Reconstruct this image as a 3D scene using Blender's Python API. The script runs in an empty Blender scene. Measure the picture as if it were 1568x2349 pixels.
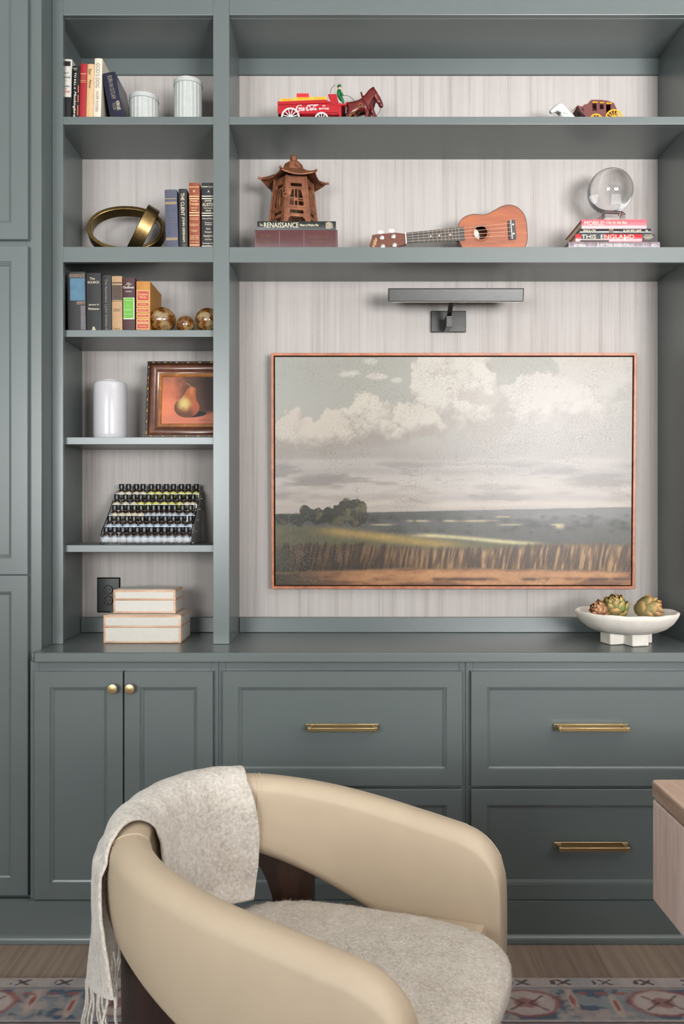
import bpy, bmesh, math, random
import numpy as np
from mathutils import Matrix, Vector

random.seed(7)
RNG = np.random.default_rng(7)
scene = bpy.context.scene
COL = scene.collection
PI = math.pi

# ------------------------------------------------------------------ camera
F = 1920.0            # focal length in pixels of the 1568 x 2349 frame
CX, HY, ZC, YC = 784.0, 1168.0, 1.3215, -2.7
cam_data = bpy.data.cameras.new('camera')
cam = bpy.data.objects.new('camera', cam_data)
COL.objects.link(cam)
cam.location = (0, YC, ZC)
cam.rotation_euler = (PI / 2, 0, 0)
cam_data.sensor_fit = 'VERTICAL'
cam_data.sensor_height = 36.0
cam_data.lens = F / 2349.0 * 36.0
cam_data.shift_y = -(1174.5 - HY) / 2349.0
cam_data.clip_start = 0.05
scene.camera = cam

# ------------------------------------------------------------------ view, world, light
scene.view_settings.view_transform = 'Standard'
scene.view_settings.look = 'None'
scene.view_settings.gamma = 1.0
scene.view_settings.use_curve_mapping = False
scene.view_settings.exposure = 0.06
scene.cycles.use_denoising = True
scene.cycles.max_bounces = 8
scene.cycles.diffuse_bounces = 4
scene.cycles.glossy_bounces = 4
scene.cycles.transmission_bounces = 10
scene.cycles.transparent_max_bounces = 10
scene.cycles.caustics_reflective = False
scene.cycles.caustics_refractive = True
scene.cycles.sample_clamp_indirect = 4.0

world = bpy.data.worlds.new('sky')
scene.world = world
world.use_nodes = True
world.node_tree.nodes['Background'].inputs[0].default_value = (0.78, 0.88, 1.0, 1)
world.node_tree.nodes['Background'].inputs[1].default_value = 1.2

REAR = -4.7           # the wall behind the camera, with the windows in it
WINDOWS = [(1.05, 2.75, 1.0, 2.7), (-2.4, -0.8, 1.0, 2.5)]
WIN_POWER = [262.0, 60.0]
WIN_TILT = [0.52, 0.12]
for k, ((x0, x1, z0, z1), pw) in enumerate(zip(WINDOWS, WIN_POWER)):
    ld = bpy.data.lights.new('daylight', 'AREA')
    ld.shape = 'RECTANGLE'
    ld.size = x1 - x0 - 0.06
    ld.size_y = z1 - z0 - 0.06
    ld.energy = pw
    ld.color = (1.0, 0.99, 1.0) if k == 0 else (0.97, 1.0, 1.0)
    lo = bpy.data.objects.new('daylight', ld)
    COL.objects.link(lo)
    lo.location = ((x0 + x1) / 2, REAR + 0.03, (z0 + z1) / 2)
    lo.rotation_euler = (PI / 2 + WIN_TILT[k], 0, 0)      # lamp tilted upward so less light reaches the lower cabinets
    ld.spread = 1.9


# ------------------------------------------------------------------ helpers
def P(px, py, D):
    """pixel of the photograph at distance D in front of the lens -> point of the room"""
    return Vector(((px - CX) * D / F, YC + D, ZC - (py - HY) * D / F))


def lin(c):
    return tuple(((v / 255.0) / 12.92 if v / 255.0 <= 0.04045 else ((v / 255.0 + 0.055) / 1.055) ** 2.4) for v in c)


class NT:
    """small wrapper round a node tree"""
    def __init__(self, name):
        self.mat = bpy.data.materials.new(name)
        self.mat.use_nodes = True
        self.t = self.mat.node_tree
        self.b = self.t.nodes['Principled BSDF']
        self._co = None

    def n(self, kind, **kw):
        nd = self.t.nodes.new(kind)
        for k, v in kw.items():
            if k.startswith('i_'):
                key = k[2:]
                key = int(key) if key.isdigit() else key.replace('_', ' ')
                if isinstance(v, bpy.types.NodeSocket):
                    self.t.links.new(v, nd.inputs[key])
                else:
                    nd.inputs[key].default_value = v
            else:
                setattr(nd, k, v)
        return nd

    def link(self, a, b):
        self.t.links.new(a, b)

    def co(self, scale=(1, 1, 1), rot=(0, 0, 0)):
        if self._co is None:
            self._co = self.n('ShaderNodeTexCoord').outputs['Object']
        m = self.n('ShaderNodeMapping')
        self.link(self._co, m.inputs[0])
        m.inputs['Scale'].default_value = scale
        m.inputs['Rotation'].default_value = rot
        return m.outputs[0]

    def noise(self, vec, scale, detail=3.0, rough=0.55):
        nd = self.n('ShaderNodeTexNoise')
        self.link(vec, nd.inputs['Vector'])
        nd.inputs['Scale'].default_value = scale
        nd.inputs['Detail'].default_value = detail
        nd.inputs['Roughness'].default_value = rough
        return nd.outputs['Fac']

    def ramp(self, fac, stops):
        nd = self.n('ShaderNodeValToRGB')
        self.link(fac, nd.inputs[0])
        e = nd.color_ramp.elements
        while len(e) < len(stops):
            e.new(0.5)
        for el, (p, c) in zip(e, stops):
            el.position = p
            el.color = (*c[:3], 1) if len(c) >= 3 else (c[0],) * 3 + (1,)
        return nd.outputs[0]

    def math(self, op, a, b=0.5, clamp=False):
        nd = self.n('ShaderNodeMath', operation=op, use_clamp=clamp)
        for i, v in enumerate((a, b)):
            if isinstance(v, bpy.types.NodeSocket):
                self.link(v, nd.inputs[i])
            else:
                nd.inputs[i].default_value = v
        return nd.outputs[0]

    def mix(self, fac, a, b, mode='MIX'):
        nd = self.n('ShaderNodeMix', data_type='RGBA', blend_type=mode)
        for i, v in ((0, fac), (6, a), (7, b)):
            if isinstance(v, bpy.types.NodeSocket):
                self.link(v, nd.inputs[i])
            elif i == 0:
                nd.inputs[0].default_value = v
            else:
                nd.inputs[i].default_value = (*v[:3], 1)
        return nd.outputs[2]

    def bump(self, h, strength=0.3, dist=0.002):
        nd = self.n('ShaderNodeBump')
        self.link(h, nd.inputs['Height'])
        nd.inputs['Strength'].default_value = strength
        nd.inputs['Distance'].default_value = dist
        self.link(nd.outputs[0], self.b.inputs['Normal'])

    def set(self, **kw):
        for k, v in kw.items():
            s = self.b.inputs[k.replace('_', ' ')]
            if isinstance(v, bpy.types.NodeSocket):
                self.link(v, s)
            elif hasattr(v, '__len__'):
                s.default_value = (*v[:3], 1) if s.type == 'RGBA' else v
            else:
                s.default_value = v
        return self


def simple(name, rgb, rough=0.5, metal=0.0, var=0.06, nscale=30.0, bump=0.0, **kw):
    """plain colour with a little procedural variation and relief"""
    m = NT(name)
    c = lin(rgb)
    nz = m.noise(m.co(), nscale)
    lo = tuple(v * (1 - var) for v in c)
    hi = tuple(min(1, v * (1 + var)) for v in c)
    m.set(Base_Color=m.ramp(nz, [(0.3, lo), (0.7, hi)]), Roughness=rough, Metallic=metal, **kw)
    if bump:
        m.bump(m.noise(m.co(), nscale * 8), bump, 0.001)
    return m.mat


def wood(name, a, b, c, stretch=(2, 30, 30), rough=0.45, grain=1.0, coat=0.0, bump=0.15):
    """wood whose grain runs along the axis with the small stretch"""
    m = NT(name)
    v = m.co(stretch)
    n1 = m.noise(v, 1.0 * grain, 5, 0.6)
    n2 = m.noise(m.co(tuple(s * 4 for s in stretch)), 1.4 * grain, 4, 0.65)
    mixf = m.math('ADD', m.math('MULTIPLY', n1, 0.65), m.math('MULTIPLY', n2, 0.35))
    col = m.ramp(mixf, [(0.34, lin(a)), (0.5, lin(b)), (0.66, lin(c))])
    m.set(Base_Color=col, Roughness=rough, Coat_Weight=coat, Coat_Roughness=0.15)
    m.bump(n2, bump, 0.0006)
    return m.mat


class MB:
    """collects vertices and faces; built as ONE mesh object"""
    def __init__(self):
        self.v, self.f, self.col = [], [], []

    def add(self, vs, fs, M=None):
        o = len(self.v)
        if M is not None:
            vs = [M @ Vector(p) for p in vs]
        self.v += [tuple(p) for p in vs]
        self.f += [tuple(i + o for i in q) for q in fs]
        return self

    def box(self, x0, y0, z0, x1, y1, z1, M=None):
        vs = [(x, y, z) for z in (z0, z1) for y in (y0, y1) for x in (x0, x1)]
        return self.add(vs, [(0, 2, 3, 1), (4, 5, 7, 6), (0, 1, 5, 4), (2, 6, 7, 3), (0, 4, 6, 2), (1, 3, 7, 5)], M)

    def loft(self, rings, closed=True, caps=(True, True), M=None):
        n = len(rings[0])
        vs = [p for r in rings for p in r]
        fs = []
        for i in range(len(rings) - 1):
            for j in range(n if closed else n - 1):
                k = (j + 1) % n
                fs.append((i * n + j, i * n + k, (i + 1) * n + k, (i + 1) * n + j))
        if caps[0]:
            fs.append(tuple(reversed(range(n))))
        if caps[1]:
            fs.append(tuple((len(rings) - 1) * n + j for j in range(n)))
        return self.add(vs, fs, M)

    def lathe(self, prof, n=32, M=None, caps=(True, True)):
        rings = [[(r * math.cos(2 * PI * j / n), r * math.sin(2 * PI * j / n), z) for j in range(n)] for r, z in prof]
        return self.loft(rings, True, caps, M)

    def cyl(self, p0, p1, r, n=16, r1=None):
        return self.tube([p0, p1], [r, r if r1 is None else r1], n)

    def tube(self, pts, r, n=8, closed=False, flat=None):
        pts = [Vector(p) for p in pts]
        m = len(pts)
        rr = r if hasattr(r, '__len__') else [r] * m
        up = None
        rings = []
        for i, p in enumerate(pts):
            a = pts[(i - 1) % m] if (closed or i > 0) else p
            b = pts[(i + 1) % m] if (closed or i < m - 1) else p
            t = (b - a).normalized()
            if up is None:
                up = Vector((0, 0, 1)) if abs(t.z) < 0.9 else Vector((0, 1, 0))
            s = t.cross(up)
            if s.length < 1e-6:
                s = t.cross(Vector((1, 0.3, 0)))
            s.normalize()
            up = s.cross(t).normalized()
            rings.append([p + rr[i] * (math.cos(2 * PI * j / n) * s + math.sin(2 * PI * j / n) * up) for j in range(n)])
        if closed:
            rings.append(rings[0])
            return self.loft(rings, True, (False, False))
        return self.loft(rings)

    def sphere(self, c, r, n=20, m=12, sc=(1, 1, 1), M=None):
        prof = [(max(1e-5, math.sin(PI * i / m)), -math.cos(PI * i / m)) for i in range(m + 1)]
        T = Matrix.Translation(Vector(c)) @ Matrix.Diagonal((r * sc[0], r * sc[1], r * sc[2], 1))
        return self.lathe(prof, n, T if M is None else M @ T)

    def prism(self, poly, y0, y1, M=None):
        """polygon in x,z pushed from y0 to y1 (poly anticlockwise seen from -y)"""
        n = len(poly)
        vs = [(x, y0, z) for x, z in poly] + [(x, y1, z) for x, z in poly]
        fs = [tuple(range(n)), tuple(reversed(range(n, 2 * n)))]
        fs += [(j, j + n, (j + 1) % n + n, (j + 1) % n) for j in range(n)]
        return self.add(vs, fs, M)

    def grid(self, fn, nu, nv, M=None):
        vs = [fn(i / (nu - 1), j / (nv - 1)) for j in range(nv) for i in range(nu)]
        fs = [(j * nu + i, j * nu + i + 1, (j + 1) * nu + i + 1, (j + 1) * nu + i) for j in range(nv - 1) for i in range(nu - 1)]
        return self.add(vs, fs, M)

    def plate(self, outer, holes, th, M=None):
        """flat plate in local x,y with holes, thickness th centred on z=0"""
        cu = bpy.data.curves.new('tmp', 'CURVE')
        cu.dimensions = '2D'
        cu.fill_mode = 'BOTH'
        cu.extrude = th / 2
        for loop in [outer] + list(holes):
            sp = cu.splines.new('POLY')
            sp.points.add(len(loop) - 1)
            for q, (x, y) in zip(sp.points, loop):
                q.co = (x, y, 0, 1)
            sp.use_cyclic_u = True
        return self._curve(cu, M)

    def _curve(self, cu, M=None):
        o = bpy.data.objects.new('tmp', cu)
        COL.objects.link(o)
        dg = bpy.context.evaluated_depsgraph_get()
        dg.update()
        me = bpy.data.meshes.new_from_object(o.evaluated_get(dg))
        vs = [v.co.copy() for v in me.vertices]
        fs = [tuple(p.vertices) for p in me.polygons]
        bpy.data.objects.remove(o)
        bpy.data.curves.remove(cu)
        bpy.data.meshes.remove(me)
        self.add(vs, fs, M)
        return self

    def text(self, s, c, right, up, h=None, w=None, shear=0.0, weight=0.0):
        """lettering centred on c; right/up are unit directions; h, w the size of the block"""
        vs, fs = text_mesh(s, shear, weight)
        x0, y0 = vs.min(0)
        x1, y1 = vs.max(0)
        sx = w / (x1 - x0) if w else None
        sy = h / (y1 - y0) if h else None
        sx = sx or sy
        sy = sy or sx
        right, up, c = Vector(right), Vector(up), Vector(c)
        out = [c + right * ((x - (x0 + x1) / 2) * sx) + up * ((y - (y0 + y1) / 2) * sy) for x, y in vs]
        return self.add(out, fs)

    def build(self, name, mat, parent=None, base=None, smooth=True, angle=0.6, bevel=0.0, seg=2, subsurf=0):
        off = Vector(base) if base is not None else Vector((0, 0, 0))
        if parent is not None:
            off = WLOC[parent.name]
        me = bpy.data.meshes.new(name)
        va = np.array(self.v, dtype=float).reshape(-1, 3) - np.array(off)
        me.from_pydata(va.tolist(), [], self.f)
        me.validate(clean_customdata=False)
        if mat is not None:
            me.materials.append(mat)
        if smooth:
            me.shade_smooth()
            if angle is not None:
                me.set_sharp_from_angle(angle=angle)
        if len(self.col):
            a = me.color_attributes.new('paint', 'FLOAT_COLOR', 'POINT')
            ca = np.ones((len(me.vertices), 4), dtype=np.float32)
            ca[:, :3] = np.array(self.col, dtype=np.float32)[:len(me.vertices)]
            a.data.foreach_set('color', ca.ravel())
        me.update()
        o = bpy.data.objects.new(name, me)
        COL.objects.link(o)
        o.location = (0, 0, 0) if parent is not None else off
        o.parent = parent
        WLOC[o.name] = off.copy()
        if bevel:
            b = o.modifiers.new('bevel', 'BEVEL')
            b.width = bevel
            b.segments = seg
            b.limit_method = 'ANGLE'
            b.angle_limit = 0.7
            b.harden_normals = False
        if subsurf:
            s = o.modifiers.new('subdivision', 'SUBSURF')
            s.levels = s.render_levels = subsurf
        return o


WLOC = {}
_TXT = {}


def text_mesh(s, shear, weight):
    key = (s, shear, weight)
    if key not in _TXT:
        cu = bpy.data.curves.new('tmp', 'FONT')
        cu.body = s
        cu.size = 1.0
        cu.shear = shear
        cu.offset = weight
        cu.resolution_u = 3
        cu.align_x = 'CENTER'
        cu.space_line = 1.0
        mb = MB()
        mb._curve(cu)
        _TXT[key] = (np.array(mb.v)[:, :2], mb.f)
    return _TXT[key]


def tag(o, label=None, cat=None, group=None, kind=None):
    for k, v in (('label', label), ('category', cat), ('group', group), ('kind', kind)):
        if v:
            o[k] = v
    return o


def thing(name, label, cat, loc=(0, 0, 0), group=None):
    o = bpy.data.objects.new(name, None)
    COL.objects.link(o)
    o.location = loc
    o.empty_display_size = 0.02
    WLOC[o.name] = Vector(loc)
    return tag(o, label, cat, group)


def copy_tree(o, parent=None):
    c = o.copy()
    COL.objects.link(c)
    c.parent = parent
    WLOC[c.name] = WLOC[o.name].copy()
    for ch in list(o.children):
        copy_tree(ch, c)
    return c


def skin(name, verts, edges, radii, mat, parent=None, base=None, sub=2):
    """one continuous body grown over a skeleton"""
    off = WLOC[parent.name] if parent is not None else Vector(base or (0, 0, 0))
    me = bpy.data.meshes.new(name)
    me.from_pydata([tuple(Vector(v) - off) for v in verts], edges, [])
    bm = bmesh.new()
    bm.from_mesh(me)
    ly = bm.verts.layers.skin.verify()
    for i, v in enumerate(bm.verts):
        r = radii[i]
        v[ly].radius = (r, r) if not hasattr(r, '__len__') else r
        v[ly].use_root = (i == 0)
    bm.to_mesh(me)
    bm.free()
    me.materials.append(mat)
    o = bpy.data.objects.new(name, me)
    COL.objects.link(o)
    if parent is None:
        o.location = off
    o.parent = parent
    WLOC[o.name] = off.copy()
    sk = o.modifiers.new('skin', 'SKIN')
    sk.use_smooth_shade = True
    s = o.modifiers.new('subdivision', 'SUBSURF')
    s.levels = s.render_levels = sub
    return o


def fbm(x, y, octaves=5, seed=0, gain=0.5):
    """smooth value noise on numpy arrays, 0..1"""
    out = np.zeros_like(x, dtype=float)
    amp, tot = 1.0, 0.0
    for k in range(octaves):
        t = np.random.default_rng(seed + 17 * k).random((64, 64))
        xi, yi = np.floor(x).astype(int), np.floor(y).astype(int)
        fx, fy = x - xi, y - yi
        fx, fy = fx * fx * (3 - 2 * fx), fy * fy * (3 - 2 * fy)
        a = t[yi % 64, xi % 64]
        b = t[yi % 64, (xi + 1) % 64]
        c = t[(yi + 1) % 64, xi % 64]
        d = t[(yi + 1) % 64, (xi + 1) % 64]
        out += amp * ((a * (1 - fx) + b * fx) * (1 - fy) + (c * (1 - fx) + d * fx) * fy)
        tot += amp
        amp *= gain
        x, y = x * 2.03 + 5.1, y * 2.03 + 9.7
    return out / tot


def smooth(e0, e1, x):
    t = np.clip((x - e0) / (e1 - e0), 0, 1)
    return t * t * (3 - 2 * t)


def blend(img, col, a):
    a = np.clip(a, 0, 1)[..., None]
    return img * (1 - a) + np.array(lin(col)) * a


# ------------------------------------------------------------------ materials
def paint_material():
    m = NT('sage_paint')
    nz = m.noise(m.co(), 3.0)
    c = lin((86, 94, 93))
    m.set(Base_Color=m.ramp(nz, [(0.3, tuple(v * 0.97 for v in c)), (0.7, tuple(v * 1.03 for v in c))]),
          Roughness=0.31, Specular_IOR_Level=0.62)
    m.bump(m.noise(m.co(), 60.0, 2), 0.04, 0.001)
    return m.mat


def fabric_wall():
    m = NT('woven_wallcovering')
    streak = m.noise(m.co((42, 1, 0.9)), 1.0, 3, 0.6)
    fine = m.noise(m.co((170, 1, 2.0)), 1.0, 2, 0.6)
    tw = m.n('ShaderNodeTexWave', wave_type='BANDS', bands_direction='DIAGONAL')
    m.link(m.co((1, 0, 1)), tw.inputs['Vector'])
    tw.inputs['Scale'].default_value = 135.0
    tw.inputs['Distortion'].default_value = 1.5
    tw.inputs['Detail'].default_value = 2.0
    speck = m.noise(m.co(), 700.0, 2, 0.7)
    base = m.ramp(m.math('ADD', m.math('MULTIPLY', streak, 0.6), m.math('MULTIPLY', fine, 0.4)),
                  [(0.34, lin((170, 163, 157))), (0.46, lin((188, 182, 177))), (0.62, lin((196, 191, 186)))])
    weave = m.math('MULTIPLY', tw.outputs['Fac'], speck)
    col = m.mix(m.math('MULTIPLY', m.math('SUBTRACT', 0.62, weave, clamp=True), 1.0, clamp=True), base, lin((100, 95, 94)))
    m.set(Base_Color=col, Roughness=0.9, Specular_IOR_Level=0.15)
    m.bump(weave, 0.25, 0.001)
    return m.mat


def metal(name, rgb, rough=0.3, stretch=(4, 4, 4), var=0.12):
    m = NT(name)
    c = lin(rgb)
    nz = m.noise(m.co(stretch), 20.0, 3)
    m.set(Base_Color=m.ramp(nz, [(0.3, tuple(v * (1 - var) for v in c)), (0.7, tuple(min(1, v * (1 + var)) for v in c))]),
          Metallic=1.0, Roughness=rough)
    return m.mat


def glass(name, rgb=(255, 255, 255), rough=0.0, ior=1.5):
    m = NT(name)
    m.set(Base_Color=lin(rgb), Roughness=rough, Transmission_Weight=1.0, IOR=ior)
    return m.mat


def leather():
    m = NT('cream_leather')
    n1 = m.noise(m.co(), 6.0, 3)
    c = lin((184, 167, 144))
    col = m.ramp(n1, [(0.3, tuple(v * 0.95 for v in c)), (0.7, tuple(v * 1.04 for v in c))])
    vor = m.n('ShaderNodeTexVoronoi', feature='DISTANCE_TO_EDGE')
    m.link(m.co(), vor.inputs['Vector'])
    vor.inputs['Scale'].default_value = 600.0
    m.set(Base_Color=col, Roughness=0.5, Specular_IOR_Level=0.4)
    m.bump(vor.outputs['Distance'], 0.06, 0.0006)
    return m.mat


def fuzzy(name, a, b, c, scale=160.0, bump=0.9, dist=0.006):
    m = NT(name)
    n1 = m.noise(m.co(), scale, 4, 0.65)
    n2 = m.noise(m.co(), scale * 0.12, 3)
    f = m.math('ADD', m.math('MULTIPLY', n1, 0.7), m.math('MULTIPLY', n2, 0.3))
    m.set(Base_Color=m.ramp(f, [(0.35, lin(a)), (0.5, lin(b)), (0.65, lin(c))]), Roughness=0.95,
          Specular_IOR_Level=0.1, Sheen_Weight=0.35, Sheen_Roughness=0.6)
    m.bump(n1, bump, dist)
    return m.mat


def painted(name, rough=0.5, crackle=0.0, nscale=120.0):
    """an oil painting or a woven pattern: colour from the picture's own paint layer"""
    m = NT(name)
    at = m.n('ShaderNodeVertexColor', layer_name='paint')
    col = at.outputs['Color']
    if crackle:
        vor = m.n('ShaderNodeTexVoronoi', feature='DISTANCE_TO_EDGE')
        v = m.co()
        wob = m.n('ShaderNodeTexNoise')
        m.link(v, wob.inputs['Vector'])
        wob.inputs['Scale'].default_value = 30.0
        add = m.n('ShaderNodeVectorMath', operation='MULTIPLY_ADD')
        m.link(wob.outputs['Color'], add.inputs[0])
        add.inputs[1].default_value = (0.02, 0.02, 0.02)
        m.link(v, add.inputs[2])
        m.link(add.outputs[0], vor.inputs['Vector'])
        vor.inputs['Scale'].default_value = crackle
        line = m.math('LESS_THAN', vor.outputs['Distance'], 0.036)
        patch = m.noise(m.co(), 5.0, 2)
        line = m.math('MULTIPLY', line, m.math('MULTIPLY', m.math('SUBTRACT', patch, 0.36, clamp=True), 2.4, clamp=True))
        col = m.mix(m.math('MULTIPLY', line, 0.8), col, lin((96, 88, 78)))
        m.bump(m.math('SUBTRACT', m.noise(m.co(), nscale, 4), line), 0.12, 0.001)
    else:
        m.bump(m.noise(m.co(), nscale, 4), 0.15, 0.001)
    m.set(Base_Color=col, Roughness=rough, Specular_IOR_Level=0.26)
    return m.mat


SAGE = paint_material()
FABRIC = fabric_wall()
BRASS = metal('brushed_brass', (208, 182, 132), 0.27, (3, 40, 40))
OLD_BRASS = metal('antique_brass', (140, 116, 76), 0.34, (6, 6, 6), 0.2)
BRONZE = metal('dark_bronze', (66, 66, 65), 0.36, (2, 40, 40))
BLACK_METAL = metal('black_metal', (40, 40, 40), 0.45)
STEEL = metal('chrome', (200, 200, 198), 0.18)
GOLD = simple('gold_lettering', (205, 178, 122), 0.4, 0.3)
WHITE_INK = simple('white_lettering', (225, 220, 208), 0.6)
BLACK_INK = simple('black_lettering', (22, 20, 20), 0.6)
RED_INK = simple('red_lettering', (190, 40, 44), 0.6)
DARK_GOLD = simple('dull_gold_lettering', (150, 128, 92), 0.5, 0.2)
PAGES = simple('book_pages', (206, 192, 166), 0.9, nscale=200)
GLASS = glass('clear_glass')
WALNUT = wood('dark_walnut', (28, 16, 12), (44, 27, 20), (62, 40, 30), (20, 20, 2), 0.35)
COPPER_WOOD = wood('copper_stained_wood', (118, 62, 36), (150, 86, 52), (172, 104, 66), (30, 30, 30), 0.4)
LEATHER = leather()
BLACK = simple('black_gloss', (16, 16, 16), 0.25)
# ------------------------------------------------------------------ key planes of the built-ins
k0 = 2.7 / F                         # metres per pixel in the plane of the upper face frame (y = 0)
def X0(px, D=2.7): return (px - CX) * D / F
def Z0(py, D=2.7): return ZC - (py - HY) * D / F
BACK = 0.27                          # wall behind the shelves
CT = 0.886                           # top of the counter
Y_CT = -0.16                         # front edge of the counter
Y_BF = -0.125                        # face frame of the base cabinets
Y_TF = -0.094                        # face frame of the tall cabinet
WALL_L, WALL_R = -2.6, 2.9
CEIL = 3.06

def structure(o):
    o['kind'] = 'structure'
    return o

FLOORMAT = None
def floor_material():
    m = NT('oak_planks')
    v = m.co((1, 1, 1), (0, 0, PI / 2))
    br = m.n('ShaderNodeTexBrick', offset=0.37, offset_frequency=2)
    m.link(v, br.inputs['Vector'])
    br.inputs['Color1'].default_value = (0.25, 0.25, 0.25, 1)
    br.inputs['Color2'].default_value = (0.75, 0.75, 0.75, 1)
    br.inputs['Mortar'].default_value = (0.0, 0.0, 0.0, 1)
    br.inputs['Scale'].default_value = 1.0
    br.inputs['Mortar Size'].default_value = 0.0008
    br.inputs['Brick Width'].default_value = 1.45
    br.inputs['Row Height'].default_value = 0.19
    sep = m.n('ShaderNodeSeparateColor')
    m.link(br.outputs['Color'], sep.inputs[0])
    wob = m.noise(m.co((2.2, 0.7, 1)), 1.7, 4, 0.6)
    wav = m.n('ShaderNodeTexWave', wave_type='BANDS', bands_direction='X')
    m.link(m.co((1, 0.06, 1)), wav.inputs['Vector'])
    wav.inputs['Scale'].default_value = 9.0
    wav.inputs['Distortion'].default_value = 9.0
    wav.inputs['Detail'].default_value = 3.0
    wav.inputs['Detail Scale'].default_value = 1.6
    grain = m.noise(m.co((120, 5, 1)), 1.0, 3, 0.6)
    f = m.math('ADD', m.math('MULTIPLY', wav.outputs['Fac'], 0.14),
               m.math('ADD', m.math('MULTIPLY', grain, 0.45), m.math('MULTIPLY', sep.outputs[0], 0.34)))
    col = m.ramp(f, [(0.25, lin((116, 98, 86))), (0.5, lin((136, 117, 103))), (0.75, lin((156, 136, 121)))])
    gap = m.math('GREATER_THAN', br.outputs['Fac'], 0.5)
    m.set(Base_Color=m.mix(gap, col, lin((98, 82, 70))), Roughness=0.42)
    m.bump(grain, 0.08, 0.001)
    return m.mat

FLOORMAT = floor_material()
WALLPAINT = simple('grey_wall_paint', (168, 170, 166), 0.8, var=0.02)
CEILPAINT = simple('white_ceiling_paint', (236, 234, 230), 0.85, var=0.02)
TRIMPAINT = simple('white_trim_paint', (232, 230, 225), 0.45, var=0.02)

structure(MB().box(WALL_L, REAR - 0.15, -0.05, WALL_R, BACK + 0.2, 0).build('floor', FLOORMAT, smooth=False))
structure(MB().box(WALL_L, REAR - 0.15, CEIL, WALL_R, BACK + 0.2, CEIL + 0.05).build('ceiling', CEILPAINT, smooth=False))
structure(MB().box(WALL_L - 0.1, REAR - 0.15, 0, WALL_L, BACK + 0.2, CEIL).build('wall_left', WALLPAINT, smooth=False))
structure(MB().box(WALL_R, REAR - 0.15, 0, WALL_R + 0.1, BACK + 0.2, CEIL).build('wall_right', WALLPAINT, smooth=False))
structure(MB().box(WALL_L, BACK, 0, WALL_R, BACK + 0.12, CEIL).build('wall_back', FABRIC, smooth=False))
# the wall behind the camera with its two windows
mb = MB()
xs = [WALL_L, WINDOWS[1][0], WINDOWS[1][1], WINDOWS[0][0], WINDOWS[0][1], WALL_R]
z0w, z1w = WINDOWS[0][2], WINDOWS[0][3]
for i in range(5):
    if i in (1, 3):
        mb.box(xs[i], REAR - 0.14, 0, xs[i + 1], REAR, z0w)
        mb.box(xs[i], REAR - 0.14, z1w, xs[i + 1], REAR, CEIL)
    else:
        mb.box(xs[i], REAR - 0.14, 0, xs[i + 1], REAR, CEIL)
structure(mb.build('wall_front', WALLPAINT, smooth=False))
for k, (x0, x1, z0, z1) in enumerate(WINDOWS):
    f = MB()
    t = 0.05
    for a in ((x0, z0, x1, z0 + t), (x0, z1 - t, x1, z1), (x0, z0, x0 + t, z1), (x1 - t, z0, x1, z1),
              ((x0 + x1) / 2 - 0.02, z0, (x0 + x1) / 2 + 0.02, z1), (x0, (z0 + z1) / 2 - 0.02, x1, (z0 + z1) / 2 + 0.02)):
        f.box(a[0], REAR - 0.1, a[1], a[2], REAR - 0.05, a[3])
    w = structure(f.build('window_%d' % (k + 1), TRIMPAINT, smooth=False))
    MB().box(x0 + t, REAR - 0.082, z0 + t, x1 - t, REAR - 0.076, z1 - t).build('pane', GLASS, w, smooth=False)

# ------------------------------------------------------------------ cabinet doors and drawers
def panel_front(mb, x0, x1, z0, z1, y, th=0.019, stile=0.048):
    """framed door front: rectangular rings lofted from the outer edge to the recessed panel"""
    prof = [(0.0, th), (0.0, 0.0015), (0.0015, 0.0), (stile, 0.0), (stile + 0.001, 0.003), (stile + 0.004, 0.0035),
            (stile + 0.0048, 0.005), (stile + 0.0098, 0.0072), (stile + 0.0112, 0.0098)]
    rings = []
    for d, dy in prof:
        rings.append([(x0 + d, y + dy, z0 + d), (x1 - d, y + dy, z0 + d), (x1 - d, y + dy, z1 - d), (x0 + d, y + dy, z1 - d)])
    mb.loft(rings, True, (True, True))
    return mb

def front(name, parent, x0, x1, z0, z1, y, stile=0.048):
    return panel_front(MB(), x0, x1, z0, z1, y, stile=stile).build(name, SAGE, parent, angle=0.35)

def knob(parent, x, z, y):
    m = MB()
    T = Matrix.Translation((x, y, z)) @ Matrix.Rotation(PI / 2, 4, 'X')
    m.lathe([(0.0095, 0.0), (0.0095, 0.003), (0.006, 0.004), (0.0055, 0.014), (0.0145, 0.016), (0.0152, 0.018),
             (0.0152, 0.0245), (0.0142, 0.0262), (0.006, 0.0272), (0.0005, 0.0274)], 32, T)
    return m.build('knob', BRASS, parent, angle=0.5)

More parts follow.
